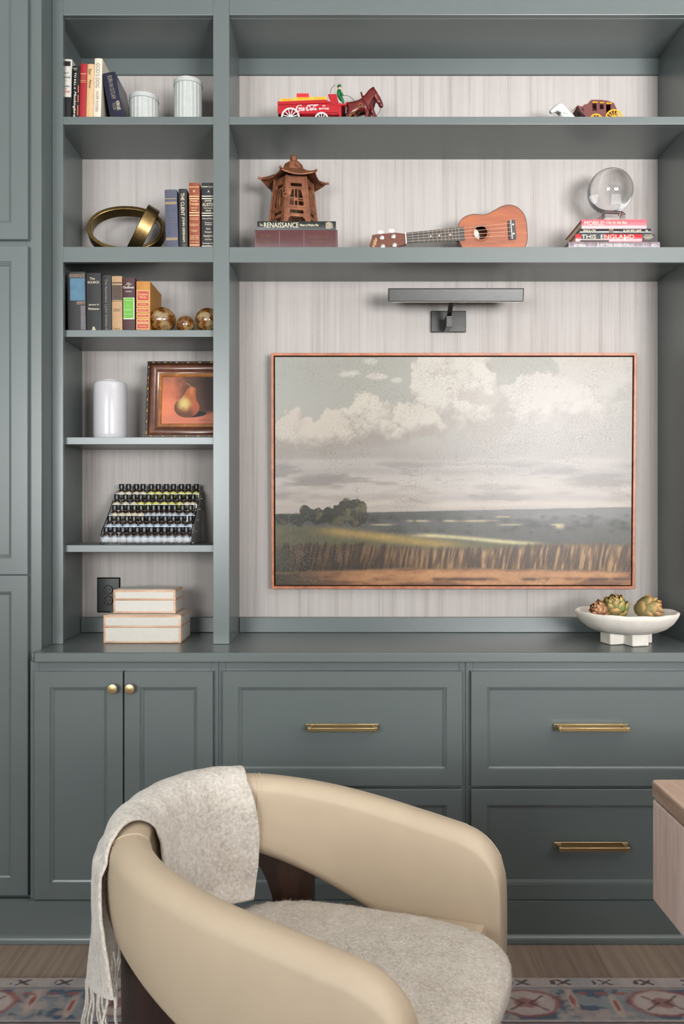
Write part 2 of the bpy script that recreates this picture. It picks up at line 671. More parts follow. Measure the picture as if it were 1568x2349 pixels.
def pull(parent, x0, x1, z, y):
    """bar pull on a thin backplate"""
    m = MB()
    h = 0.0095
    m.box(x0, y - 0.003, z - h, x1, y, z + h)
    for s, xa in ((1, x0), (-1, x1)):
        xb = xa + s * 0.021
        q = [(xa, xb) if s > 0 else (xb, xa)][0]
        r0 = [(q[0] + 0.001, y - 0.003, z - h + 0.001), (q[1], y - 0.003, z - h + 0.001), (q[1], y - 0.003, z + h - 0.001), (q[0] + 0.001, y - 0.003, z + h - 0.001)]
        c = xa + s * 0.0125
        r1 = [(c - 0.006, y - 0.012, z - 0.0055), (c + 0.006, y - 0.012, z - 0.0055), (c + 0.006, y - 0.012, z + 0.0055), (c - 0.006, y - 0.012, z + 0.0055)]
        r2 = [(p[0], y - 0.028, p[2]) for p in r1]
        m.loft([r0, r1, r2])
    c0, c1 = x0 + 0.0065, x1 - 0.0065
    m.box(c0 + 0.004, y - 0.037, z - 0.0058, c1 - 0.004, y - 0.0275, z + 0.0058)
    for xa in (c0, c1 - 0.009):
        m.box(xa, y - 0.0378, z - 0.0068, xa + 0.009, y - 0.0268, z + 0.0068)
    return m.build('handle', BRASS, parent, smooth=True, angle=0.3, bevel=0.0012)

# ------------------------------------------------------------------ tall cabinet on the left
X_T = X0(95, 2.606)
YD = Y_TF - 0.02
x_d1 = X0(63.5, 2.586)
x_d0 = x_d1 - 0.56
tall = thing('tall_cabinet', 'tall sage green cabinet with stacked panelled doors beside the shelves', 'cabinet', (X_T - 0.3, 0, 0))
m = MB()
m.box(-1.75, Y_TF + 0.019, 0.02, X_T, BACK - 0.002, CEIL - 0.004)
m.build('carcass', SAGE, tall, smooth=False)
m = MB()
m.box(x_d1 - 0.012, Y_TF, 0.02, X_T, Y_TF + 0.0185, CEIL - 0.004)
m.box(-1.75, Y_TF, 0.02, x_d0 + 0.012, Y_TF + 0.0185, CEIL - 0.004)
for za, zb in ((0.02, 0.13), (Z0(1321, 2.586) - 0.012, Z0(1318, 2.586) + 0.012), (Z0(563, 2.586) - 0.012, Z0(549, 2.586) + 0.012)):
    m.box(x_d0 + 0.012, Y_TF, za, x_d1 - 0.012, Y_TF + 0.0185, zb)
m.build('face_frame', SAGE, tall, smooth=False, bevel=0.001)
for za, zb in ((0.1265, Z0(1320, 2.586)), (Z0(1318, 2.586), Z0(563, 2.586)), (Z0(549, 2.586), 3.0)):
    front('door', tall, x_d0, x_d1, za, zb, YD, 0.05)

# ------------------------------------------------------------------ base cabinets
ZT, ZB = Z0(1540, 2.557), 0.1275
YDB = -0.143
def X2(px): return X0(px, 2.557)
FR0 = X0(69.5, 2.575)
base = thing('base_cabinet', 'sage green base cabinet with a pair of panelled doors and round brass knobs', 'cabinet', (X2(283), 0, 0))
MB().box(X_T + 0.001, Y_BF + 0.019, 0.02, X2(499), BACK - 0.002, CT - 0.031).build('carcass', SAGE, base, smooth=False)
m = MB()
m.box(FR0, Y_BF, 0.02, X2(84), Y_BF + 0.0185, CT - 0.031)
m.box(X2(482), Y_BF, 0.02, X2(499), Y_BF + 0.0185, CT - 0.031)
m.box(X2(84), Y_BF, ZT - 0.01, X2(482), Y_BF + 0.0185, CT - 0.031)
m.box(X2(84), Y_BF, 0.02, X2(482), Y_BF + 0.0185, ZB + 0.01)
m.build('face_frame', SAGE, base, smooth=False, bevel=0.001)
d1 = front('door', base, X2(78), X2(281.5), ZB, ZT, YDB)
knob(d1, X0(260, 2.545), Z0(1579, 2.545), YDB)
d2 = front('door', base, X2(284.5), X2(488), ZB, ZT, YDB)
knob(d2, X0(299, 2.545), Z0(1579, 2.545), YDB)

def drawer_bank(label, pa, pb, ca, cb, hx0, hx1, hz):
    u = thing('drawer_unit', label, 'drawers', ((X2(pa) + X2(pb)) / 2, 0, 0), 'drawer units under the counter')
    MB().box(ca + 0.0005, Y_BF + 0.019, 0.02, cb - 0.0005, BACK - 0.002, CT - 0.031).build('carcass', SAGE, u, smooth=False)
    m = MB()
    m.box(ca + 0.0005, Y_BF, 0.02, X2(pa) + 0.008, Y_BF + 0.0185, CT - 0.031)
    m.box(X2(pb) - 0.008, Y_BF, 0.02, cb - 0.0005, Y_BF + 0.0185, CT - 0.031)
    for za, zb in ((ZT - 0.01, CT - 0.031), (Z0(1811, 2.557) - 0.008, Z0(1804, 2.557) + 0.008), (0.02, ZB + 0.01)):
        m.box(X2(pa) + 0.008, Y_BF + 0.001, za, X2(pb) - 0.008, Y_BF + 0.018, zb)
    m.build('face_frame', SAGE, u, smooth=False, bevel=0.001)
    for za, zb, hzz in ((Z0(1803.5, 2.557), ZT, hz[0]), (ZB, Z0(1811, 2.557), hz[1])):
        d = front('drawer', u, X2(pa), X2(pb), za, zb, YDB)
        pull(d, hx0, hx1, hzz, YDB)
    return u
hzs = (Z0(1669, 2.548), Z0(1941, 2.548))
drawer_bank('sage green two drawer unit next to the pair of cabinet doors', 510, 1060, X2(499), X2(1069), X2(701), X2(868.5), hzs)
drawer_bank('sage green two drawer unit at the right, its brass pulls both in view', 1080, 1630, X2(1069), X2(1645), X2(1270), X2(1440), hzs)

XWL_ = -0.9204
# counter with its low upstand against the wall
wt = thing('worktop', 'long sage green wooden counter running over the base cabinets', 'worktop', (0.2, 0, CT - 0.03))
MB().box(X0(72, 2.54), Y_CT, CT - 0.03, X0(95, 2.606) , Y_TF - 0.0005, CT).box(X_T + 0.0005, Y_CT, CT - 0.03, 1.25, BACK - 0.001, CT).build('top', SAGE, wt, smooth=True, angle=0.3, bevel=0.003)
m = MB()
m.box(XWL_ + 0.0005, BACK - 0.018, CT + 0.0005, -0.384, BACK - 0.001, Z0(1416, 2.952))
m.box(-0.362, BACK - 0.018, CT + 0.0005, 1.119, BACK - 0.001, Z0(1416, 2.952))
m.build('upstand', SAGE, wt, smooth=True, angle=0.3, bevel=0.002)

# plinth and shoe moulding along the floor
PL = MB()
prof = [(-0.150, 0.126), (-0.150, 0.026), (-0.153, 0.024), (-0.157, 0.021), (-0.161, 0.013), (-0.162, 0.0015), (-0.13, 0.0015), (-0.13, 0.126)]
PL.loft([[(x, y, z) for y, z in prof] for x in (-1.75, 1.4)])
structure(PL.build('baseboard_back', SAGE, angle=0.8))

# ------------------------------------------------------------------ shelving above the counter
TF = 0.019                               # thickness of the face frame
ZTOP = 2.915
S1, S1b = Z0(267.5), Z0(285.5)
S2, S2b = Z0(566), Z0(601.5)
XL = X0(144.5)                           # right edge of the left stile
XD0, XD1 = X0(488.5), X0(525.5)          # central stile
XWL = -0.9204                            # inner face of the left side
XWR = 1.1195                             # inner face of the right side
nb = thing('bookcase', 'narrow green bookcase column with six openings between the tall cabinet and the picture bay', 'bookcase', (-0.65, 0, CT), 'built in bookcases')
def bx(*a): return MB().box(*a)
bx(X_T + 0.0005, 0.0, CT + 0.0005, XL, TF, CEIL - 0.005).build('stile', SAGE, nb, smooth=False, bevel=0.001)
bx(XD0, 0.0, CT + 0.0005, XD1, TF, CEIL - 0.005).build('stile', SAGE, nb, smooth=False, bevel=0.001)
bx(XWL - 0.014, TF, CT + 0.0005, XWL, BACK - 0.0005, CEIL - 0.005).build('side_panel', SAGE, nb, smooth=False)
bx(XD1 - 0.019, TF, CT + 0.0005, XD1, BACK - 0.0005, CEIL - 0.005).build('side_panel', SAGE, nb, smooth=False)
bx(XL, 0.0, ZTOP, XD0, TF, CEIL - 0.005).build('top_rail', SAGE, nb, smooth=False, bevel=0.001)
bx(XWL, TF, ZTOP - 0.001, XD1 - 0.019, BACK - 0.0005, ZTOP + 0.02).build('top_panel', SAGE, nb, smooth=False)
bx(XWL, BACK - 0.012, Z0(170.5, 2.958), XD1 - 0.019, BACK - 0.0006, ZTOP - 0.001).build('hanging_rail', SAGE, nb, smooth=False)
def fixed_shelf(parent, xa, xb, xi0, xi1, zt, zb, rail=True):
    s = bx(xi0, TF, zb + (0.0 if zt - zb < 0.03 else 0.012), xi1, BACK - 0.0005, zt).build('shelf', SAGE, parent, smooth=False)
    bx(xa, 0.0, zb, xb, TF, zt).build('shelf_rail', SAGE, s, smooth=False, bevel=0.001)
for zt, zb in ((S1, S1b), (S2, S2b)):
    fixed_shelf(nb, XL, XD0, XWL, XD1 - 0.019, zt, zb)
YA = 0.0256                              # the loose shelves sit a little back
ADJ = []
for a, b in ((757, 773), (1003, 1019.5), (1250.5, 1266.5)):
    zt, zb = Z0(a, 2.7256), Z0(b, 2.7256)
    ADJ.append(zt)
    bx(XWL + 0.0015, YA, zb, XD1 - 0.0205, BACK - 0.001, zt).build('shelf', SAGE, nb, smooth=False, bevel=0.001)
A1, A2, A3 = ADJ

wb = thing('bookcase', 'wide green bookcase bay with two long shelves above the landscape painting', 'bookcase', (0.4, 0, CT), 'built in bookcases')
bx(XWR, TF, CT + 0.0005, XWR + 0.02, BACK - 0.0005, CEIL - 0.005).build('side_panel', SAGE, wb, smooth=False)
bx(XWR + 0.006, 0.0, CT + 0.0005, XWR + 0.06, TF, CEIL - 0.005).build('stile', SAGE, wb, smooth=False, bevel=0.001)
bx(XD1 + 0.0003, 0.0, Z0(34), XWR + 0.006, TF, CEIL - 0.005).build('top_rail', SAGE, wb, smooth=False, bevel=0.001)
bx(XD1 + 0.0003, TF, ZTOP - 0.001, XWR, BACK - 0.0005, ZTOP + 0.02).build('top_panel', SAGE, wb, smooth=False)
bx(XD1 + 0.0003, BACK - 0.012, Z0(170.5, 2.958), XWR, BACK - 0.0006, ZTOP - 0.001).build('hanging_rail', SAGE, wb, smooth=False)
for zt, zb in ((S1, S1b), (S2 - 0.001, S2b - 0.001)):
    fixed_shelf(wb, XD1 + 0.0003, XWR + 0.006, XD1 + 0.0003, XWR, zt, zb)
# ------------------------------------------------------------------ books
def add_text(spec, w, h, yb, M, store):
    """spec entries: (mat, 'v', text, u, v0, v1, hf) reading downwards, (mat, 'h', text, v, wf, hf[, u]) across,
    (mat, 'band', v, thickness[, u0, u1]), (mat, 'label', u0, u1, v0, v1)"""
    for i, e in enumerate(spec):
        mat, kind = e[0], e[1]
        key = (mat.name, 'lettering' if kind in ('v', 'h') else kind, i)
        mb = store.setdefault(key, (mat, MB()))[1]
        y = yb - 0.0005 - (0.0013 if kind in ('v', 'h') else 0.0) - 0.00006 * i * (kind == 'label')
        if kind == 'v':
            _, _, s, u, v0, v1, hf = e[:7]
            sh = e[7] if len(e) > 7 else 0.0
            t = MB().text(s, (u * w, y, h * (1 - (v0 + v1) / 2)), (0, 0, -1), (1, 0, 0), h=hf * w, w=abs(v1 - v0) * h, shear=sh)
        elif kind == 'h':
            _, _, s, v, wf, hf = e[:6]
            u = e[6] if len(e) > 6 else 0.5
            sh = e[7] if len(e) > 7 else 0.0
            t = MB().text(s, (u * w, y, h * (1 - v)), (1, 0, 0), (0, 0, 1), h=hf * w, w=wf * w, shear=sh)
        elif kind == 'band':
            _, _, v, th = e[:4]
            u0, u1 = (e[4], e[5]) if len(e) > 4 else (0.03, 0.97)
            t = MB().box(u0 * w, y, h * (1 - v) - th / 2, u1 * w, y + 0.0012, h * (1 - v) + th / 2)
        else:
            _, _, u0, u1, v0, v1 = e[:6]
            t = MB().box(u0 * w, y + 0.0002, h * (1 - v1), u1 * w, y + 0.0012, h * (1 - v0))
        mb.add(t.v, t.f, M)

def book_parts(root, w, h, depth, M, cover, spec, bulge=0.0025, board=0.0025, pages=None, pagetop=0.004):
    n = 8
    sp = [(w * i / n, -bulge * math.sin(PI * i / n)) for i in range(n + 1)]
    inner = [(w - board, 0.004), (board, 0.004)]
    prof = sp + [(w, depth), (w - board, depth)] + inner + [(board, depth), (0, depth)]
    m = MB()
    # boards and spine: one folded cover, swept up the height
    ring0 = [(x, y, 0) for x, y in prof]
    ring1 = [(x, y, h) for x, y in prof]
    m.loft([ring0, ring1], True, (False, False))
    a = n + 1
    q = len(prof)
    caps = []
    for z0 in (0, q):
        caps.append([z0 + i for i in (0, a + 5 - 0)][0:0])
    def cap(off, flip):
        i0 = list(range(0, n + 1))
        fs = [tuple(i0 + [a + 2, a + 3]), (n, a, a + 1, a + 2), (0, a + 3, a + 4, a + 5)]
        return [tuple(off + i for i in (f if not flip else reversed(f))) for f in fs]
    m.f += cap(0, True) + cap(q, False)
    mm = MB().add(m.v, m.f, M)
    mm.build('cover', cover, root, angle=0.5)
    g = MB().box(board + 0.0002, 0.0045, pagetop * 0.6, w - board - 0.0002, depth - 0.004, h - pagetop, M)
    g.build('pages', pages or PAGES, root, smooth=False)
    store = {}
    add_text(spec, w, h, -bulge * 0.93, M, store)
    for (mn, part, _i), (mat, mb) in store.items():
        mb.build(part, mat, root, smooth=False)

def upright(label, xa, xb, ytop, D, zb, depth, cover, spec, lean=0.0, group=None, **kw):
    """xa, xb: pixel columns of the spine's foot; ytop: pixel row of its head; lean in degrees to the right"""
    x0, x1 = X0(xa, D), X0(xb, D)
    h = Z0(ytop, D) - zb
    w = x1 - x0
    root = thing('book', label, 'book', ((x0 + x1) / 2, D + YC, zb), group)
    a = math.radians(lean)
    if lean >= 0:
        M = Matrix.Translation((x1, D + YC, zb + 0.0004)) @ Matrix.Rotation(a, 4, 'Y') @ Matrix.Translation((-w, 0, 0))
        M = Matrix.Translation((0, 0, 0)) @ M
    else:
        M = Matrix.Translation((x0, D + YC, zb + 0.0004)) @ Matrix.Rotation(a, 4, 'Y')
    book_parts(root, w, h, depth, M, cover, spec, **kw)
    return root

def flat(label, xa, xb, y0, y1, D, depth, cover, spec, zb=None, rz=0.0, group=None, **kw):
    """a book lying down with its spine to the room"""
    x0, x1 = X0(xa, D), X0(xb, D)
    z0 = Z0(y1, D) if zb is None else zb
    th = (Z0(y0, D)) - z0
    h = x1 - x0
    root = thing('book', label, 'book', ((x0 + x1) / 2, D + YC, z0), group)
    M = Matrix.Translation((x0, D + YC, z0 + 0.0003)) @ Matrix.Rotation(rz, 4, 'Z') @ Matrix(((0, 0, -1, h), (0, 1, 0, 0), (1, 0, 0, 0), (0, 0, 0, 1)))
    book_parts(root, th - 0.0005, h, depth, M, cover, spec, **kw)
    return root

def cloth(name, rgb, rough=0.6, **kw):
    return simple(name, rgb, rough, var=0.10, nscale=60, bump=0.05, **kw)

C_WHITE = simple('white_jacket', (182, 179, 171), 0.35)
C_BLACK = simple('black_jacket', (17, 17, 19), 0.3)
C_RED = cloth('red_cloth', (138, 16, 26))
C_TAN = cloth('tan_cloth', (186, 154, 112))
C_CREAM = cloth('cream_cloth', (196, 185, 168))
C_NAVY = simple('navy_jacket', (16, 18, 40), 0.3)
C_BLUE = cloth('faded_blue_cloth', (62, 66, 84))
C_BROWN = cloth('russet_leather_cloth', (120, 56, 30), 0.4)
C_INK = cloth('blue_black_cloth', (18, 20, 28), 0.4)
C_CHAR = cloth('charcoal_cloth', (30, 29, 31))
C_DARK = cloth('black_cloth', (22, 22, 24))
C_FAWN = cloth('fawn_cloth', (158, 126, 92))
C_MAROON = cloth('maroon_cloth', (58, 24, 28))
C_OCHRE = cloth('ochre_cloth', (162, 110, 40))
C_LEATHER = cloth('oxblood_leather', (72, 34, 36), 0.32)
C_GREENBLK = simple('dark_green_jacket', (26, 30, 28), 0.3)
C_PINK = simple('rose_jacket', (184, 82, 92), 0.32)
C_GREYWOOD = wood('grey_plank_jacket', (92, 82, 88), (120, 110, 116), (146, 134, 140), (90, 4, 4), 0.35)
C_REDPHOTO = simple('scarlet_jacket', (176, 26, 38), 0.3)
L_BLACK = simple('black_band', (18, 16, 18), 0.4)
L_DRED = simple('dark_red_band', (60, 14, 20), 0.5)
L_GREEN = simple('lime_green_label', (84, 150, 38), 0.5)
L_BLUE = simple('slate_blue_label', (62, 100, 122), 0.5, var=0.2)
L_ORANGE = simple('vermilion_label', (160, 60, 34), 0.5)
L_BROWN = simple('dark_brown_label', (58, 42, 34), 0.5)
L_ORANGEBAR = simple('orange_edge', (198, 98, 66), 0.5)
L_GREY = simple('grey_band', (86, 80, 84), 0.5, var=0.25)
L_CREAM = simple('cream_stripe', (216, 204, 180), 0.5)
L_LIGHTPINK = simple('pale_pink_edge', (232, 150, 152), 0.35)
L_TANPATCH = simple('brown_patch', (92, 78, 66), 0.6, var=0.4, nscale=200)
I_GREY = simple('grey_lettering', (132, 124, 112), 0.6)
I_CREAM = simple('cream_lettering', (218, 206, 178), 0.55)
I_TEAL = simple('teal_lettering', (60, 88, 86), 0.6)
I_DIM = simple('dim_lettering', (104, 98, 96), 0.6)
I_BROWN = simple('brown_lettering', (96, 70, 46), 0.6)
I_PALE = simple('pale_gold_lettering', (226, 190, 140), 0.5)

G1 = 'books on the top left shelf'
D1 = 2.712
zb = S1 + 0.0006
upright('white jacketed book with a black foot, first on the top left shelf', 140, 162.5, 137, 2.7246, zb, 0.17, C_WHITE,
        [(L_BLACK, 'label', 0.02, 0.86, 0.035, 0.115), (BLACK_INK, 'h', 'John F.', 0.235, 0.62, 0.22, 0.44), (BLACK_INK, 'h', 'Kennedy', 0.305, 0.78, 0.26, 0.50),
         (RED_INK, 'h', '*', 0.36, 0.1, 0.1), (I_TEAL, 'h', 'Profiles', 0.45, 0.68, 0.2, 0.5), (RED_INK, 'h', 'IN', 0.495, 0.16, 0.1), (RED_INK, 'h', 'Courage', 0.54, 0.72, 0.26, 0.5, 0.2),
         (L_BLACK, 'label', 0.0, 1.0, 0.63, 1.0)] + [(L_DRED, 'band', 0.67 + 0.045 * i, 0.002, 0.1, 0.85) for i in range(8)],
        lean=1.2, group=G1)
upright('black paperback with white script lettering, second on the top left shelf', 163.5, 180.5, 152, D1, zb, 0.15, C_BLACK,
        [(WHITE_INK, 'h', 'HARPER', 0.055, 0.6, 0.1, 0.4), (WHITE_INK, 'h', 'LEE', 0.085, 0.35, 0.1, 0.4), (WHITE_INK, 'v', 'TO KILL A', 0.42, 0.14, 0.46, 0.26, 0.12), (WHITE_INK, 'v', 'Mockingbird', 0.42, 0.50, 1.0, 0.42, 0.3),
         (L_ORANGEBAR, 'label', 0.82, 0.93, 0.38, 0.52), (L_ORANGEBAR, 'label', 0.82, 0.93, 0.56, 0.70), (L_ORANGEBAR, 'label', 0.82, 0.93, 0.76, 0.96)],
        lean=1.6, group=G1)
upright('red clothbound book with thin gold rules on the top left shelf', 181.5, 197, 147, D1, zb, 0.16, C_RED,
        [(GOLD, 'band', 0.185, 0.001, 0.1, 0.9), (GOLD, 'band', 0.20, 0.0008, 0.1, 0.9), (DARK_GOLD, 'h', 'FOUR\nSHORT\nNOVELS', 0.26, 0.55, 0.55), (GOLD, 'band', 0.315, 0.0012, 0.1, 0.9), (GOLD, 'band', 0.345, 0.001, 0.1, 0.9)],
        lean=1.6, group=G1)
upright('tan clothbound book with black script on the top left shelf', 197.6, 213, 148, D1, zb, 0.16, C_TAN,
        [(BLACK_INK, 'v', 'Star', 0.45, 0.09, 0.22, 0.42, 0.3), (BLACK_INK, 'v', 'Money', 0.45, 0.30, 0.46, 0.42, 0.3)], lean=1.6, group=G1)
upright('thick cream book with embossed grey capitals on the top left shelf', 213.7, 231, 135, D1, zb, 0.19, C_CREAM,
        [(I_GREY, 'v', "GOD'S DOG", 0.5, 0.085, 0.50, 0.5), (I_GREY, 'v', 'HOPE RYDEN', 0.5, 0.56, 0.90, 0.36)], lean=1.6, group=G1)
upright('navy book leaning left beside the small white canister', 253.5, 284, 168.5, 2.716, zb, 0.15, C_NAVY,
        [(I_GREY, 'v', 'BORN AN OUTLAW', 0.56, 0.08, 0.60, 0.34), (I_CREAM, 'v', 'HORN LAKE', 0.78, 0.66, 0.86, 0.26), (I_GREY, 'v', 'FULLER', 0.48, 0.69, 0.84, 0.24)], lean=-11.2, group=G1)

G2 = 'books beside the brass knot'
zb = S2 + 0.0006
D2 = 2.714
upright('faded blue clothbound book with gold rules beside the brass knot', 381, 409, 436, D2, zb, 0.17, C_BLUE,
        [(I_DIM, 'h', 'HISTORY\nOF THE\nNATION', 0.07, 0.7, 0.45), (DARK_GOLD, 'band', 0.155, 0.0012), (DARK_GOLD, 'band', 0.165, 0.0012), (DARK_GOLD, 'band', 0.215, 0.0016), (DARK_GOLD, 'band', 0.235, 0.003), (DARK_GOLD, 'band', 0.252, 0.0016),
         (I_DIM, 'h', 'THE', 0.36, 0.22, 0.1), (I_DIM, 'h', 'LITERARY', 0.42, 0.72, 0.12), (I_DIM, 'h', 'GUIDE', 0.47, 0.3, 0.1), (I_DIM, 'h', 'TO', 0.52, 0.16, 0.1), (I_DIM, 'h', 'MODERN', 0.575, 0.7, 0.12), (I_DIM, 'h', 'THOUGHT', 0.625, 0.64, 0.12),
         (DARK_GOLD, 'band', 0.835, 0.0016), (DARK_GOLD, 'band', 0.855, 0.0028), (DARK_GOLD, 'band', 0.872, 0.0016), (I_DIM, 'h', 'COLLIER', 0.935, 0.6, 0.1)], lean=-1.6, group=G2)
upright('slim black book with white serif title between blue and russet books', 411, 430, 434, D2, zb, 0.16, C_DARK,
        [(I_CREAM, 'v', 'THE CLIENT', 0.5, 0.075, 0.46, 0.42), (I_CREAM, 'v', 'JOHN GRISHAM', 0.55, 0.485, 0.905, 0.36), (I_CREAM, 'h', '~\n~', 0.965, 0.3, 0.22, 0.6)], lean=-0.8, group=G2)
upright('russet leather book with paired gold rules next to the slim black book', 434, 458, 420, D2, zb, 0.17, C_BROWN,
        [(I_PALE, 'h', 'HEARTLAND', 0.07, 0.9, 0.12), (I_PALE, 'h', 'o', 0.135, 0.2, 0.2), (I_PALE, 'band', 0.21, 0.0024), (I_PALE, 'band', 0.248, 0.0024),
         (I_PALE, 'h', 'MARK', 0.285, 0.72, 0.16), (I_PALE, 'h', 'TWAIN', 0.335, 0.9, 0.22), (I_PALE, 'h', 'Selected', 0.39, 0.6, 0.12), (I_PALE, 'h', 'Works', 0.43, 0.5, 0.12), (I_PALE, 'band', 0.463, 0.0024), (I_PALE, 'band', 0.503, 0.0024),
         (I_PALE, 'h', 'The Adventures\nof Tom Sawyer', 0.56, 0.84, 0.27), (I_PALE, 'h', 'The Adventures of\nHuckleberry Finn', 0.655, 0.9, 0.27), (I_PALE, 'h', 'The Prince and\nthe Pauper', 0.745, 0.74, 0.25), (I_PALE, 'h', 'A Connecticut\nYankee in King\nArthur\'s Court', 0.845, 0.84, 0.42), (I_PALE, 'h', 'and Other Works', 0.92, 0.84, 0.1),
         (I_PALE, 'band', 0.962, 0.0024), (I_PALE, 'band', 0.996, 0.0016)], lean=-0.3, group=G2)
upright('thick navy leather book half hidden by the central upright', 462, 495, 420, 2.7246, zb, 0.17, C_INK,
        [(I_CREAM, 'h', 'LITERARY CLASSICS', 0.065, 0.98, 0.1), (I_CREAM, 'h', 'A', 0.135, 0.14, 0.14), (I_CREAM, 'band', 0.205, 0.0026), (I_CREAM, 'band', 0.242, 0.0026),
         (I_CREAM, 'h', 'JANE', 0.28, 0.5, 0.17, 0.47), (I_CREAM, 'h', 'AUSTEN', 0.335, 0.86, 0.24), (I_CREAM, 'h', 'The Complete', 0.39, 0.7, 0.12), (I_CREAM, 'h', 'Novels', 0.425, 0.38, 0.12), (I_CREAM, 'band', 0.463, 0.0026), (I_CREAM, 'band', 0.5, 0.0026),
         (I_CREAM, 'h', 'Pride and Prejudice', 0.55, 0.86, 0.13), (I_CREAM, 'h', 'Sense and\nSensibility', 0.625, 0.5, 0.25), (I_CREAM, 'h', 'Emma', 0.70, 0.3, 0.12), (I_CREAM, 'h', 'Persuasion', 0.75, 0.5, 0.12), (I_CREAM, 'h', 'Mansfield Park', 0.81, 0.68, 0.13), (I_CREAM, 'h', 'Lady Susan', 0.865, 0.5, 0.13), (I_CREAM, 'h', 'Northanger Abbey', 0.925, 0.82, 0.13),
         (I_CREAM, 'band', 0.962, 0.0024), (I_CREAM, 'band', 0.996, 0.0016)], lean=0, group=G2)

G3 = 'books beside the amber glass balls'
zb = A1 + 0.0006
D3 = 2.742
upright('worn black book with a slate blue spine label, leftmost beside the amber balls', 156, 198, 624.5, D3, zb, 0.15, C_CHAR,
        [(L_TANPATCH, 'label', 0.12, 0.97, 0.035, 0.10), (L_BLUE, 'label', 0.16, 0.97, 0.11, 0.49), (L_TANPATCH, 'label', 0.5, 0.97, 0.5, 0.56), (L_GREY, 'label', 0.72, 0.97, 0.58, 0.99)], lean=-1.0, group=G3)
upright('thick black cloth book with gold title at its head', 199.5, 233, 627, D3, zb, 0.17, C_DARK,
        [(I_CREAM, 'h', 'The', 0.10, 0.35, 0.16, 0.42), (I_CREAM, 'h', 'SOURCE', 0.165, 0.78, 0.15, 0.5), (I_CREAM, 'h', 'James A.', 0.555, 0.72, 0.15, 0.52), (I_CREAM, 'h', 'Michener', 0.625, 0.76, 0.15, 0.52), (I_CREAM, 'h', '&', 0.965, 0.26, 0.24, 0.5)], lean=-0.7, group=G3)
upright('slim black book with long thin silver title beside the fawn book', 234.5, 255.5, 632, D3, zb, 0.16, C_CHAR,
        [(I_GREY, 'v', 'The Rainmaker | John Grisham', 0.46, 0.075, 0.945, 0.34), (I_CREAM, 'h', '^', 0.975, 0.16, 0.1)], lean=-0.5, group=G3)
upright('fawn clothbound book with a dark brown title panel', 257, 280.5, 634, D3, zb, 0.15, C_FAWN,
        [(L_BROWN, 'band', 0.125, 0.004, 0.02, 0.98), (L_BROWN, 'label', 0.02, 0.98, 0.165, 0.44), (I_BROWN, 'h', 'SHORT\nSTORY\nCLASSICS', 0.255, 0.7, 0.75), (I_BROWN, 'h', 'EDITED', 0.37, 0.55, 0.15), (I_BROWN, 'band', 0.46, 0.0015, 0.02, 0.98),
         (I_BROWN, 'h', 'SIMON\nJUSTIN', 0.63, 0.6, 0.3), (I_BROWN, 'h', 'VIKING', 0.97, 0.6, 0.12)], lean=-0.4, group=G3)
upright('maroon book with a bright lime green spine label', 282, 309.5, 637.5, D3, zb, 0.16, C_MAROON,
        [(WHITE_INK, 'h', 'SMALL\nCATALOGUE\nOF', 0.13, 0.52, 0.3), (WHITE_INK, 'h', 'Outlines', 0.185, 0.9, 0.2), (WHITE_INK, 'h', 'VOLUME 2', 0.265, 0.52, 0.09), (WHITE_INK, 'label', 0.06, 0.965, 0.38, 0.785), (L_GREEN, 'label', 0.07, 0.91, 0.385, 0.77),
         (I_CREAM, 'h', 'ALTERNATE', 0.435, 0.6, 0.06, 0.46), (I_CREAM, 'h', 'TRY', 0.525, 0.2, 0.06, 0.46), (I_CREAM, 'h', 'DIFFERENT', 0.61, 0.6, 0.06, 0.46), (I_CREAM, 'h', 'MY PLACE', 0.695, 0.56, 0.06, 0.46)], lean=-0.2, group=G3)
spec = [(I_PALE, 'label', 0.05, 0.95, 0.185, 0.405), (L_ORANGE, 'label', 0.08, 0.92, 0.195, 0.395), (I_PALE, 'h', 'Complete\nWorks', 0.295, 0.66, 0.34)]
for v0, v1 in ((0.44, 0.505), (0.56, 0.62), (0.675, 0.73), (0.78, 0.83), (0.865, 0.965)):
    spec += [(I_PALE, 'label', 0.05, 0.95, v0 - 0.008, v1 + 0.008), (L_ORANGE, 'label', 0.08, 0.92, v0, v1), (I_PALE, 'h', 'One Act Plays', (v0 + v1) / 2, 0.5, 0.09)]
upright('ochre book with a ladder of vermilion labels next to the amber balls', 312, 344, 646, D3, zb, 0.17, C_OCHRE, spec, lean=0.3, group=G3)

# lying books under the iron lantern
G4 = 'books under the iron lantern'
D4 = 2.735
b_lo = flat('oxblood leather book lying at the bottom under the iron lantern', 584, 773.5, 527.5, 566, D4, 0.2, C_LEATHER,
     [(I_DIM, 'band', 0.012, 0.0012, 0.06, 0.94), (I_DIM, 'band', 0.30, 0.0015, 0.06, 0.94), (I_DIM, 'band', 0.595, 0.0015, 0.06, 0.94), (I_DIM, 'band', 0.985, 0.0012, 0.06, 0.94),
      (I_BROWN, 'v', 'THE GREAT', 0.68, 0.07, 0.22, 0.14), (I_BROWN, 'v', 'WORKS', 0.4, 0.09, 0.2, 0.14), (I_BROWN, 'v', 'VOLUME OF ART', 0.62, 0.66, 0.9, 0.14), (I_BROWN, 'v', 'HISTORY', 0.35, 0.7, 0.86, 0.14)], zb=S2 + 0.0006, group=G4)
z_lo = Z0(527.5, D4) + 0.0004
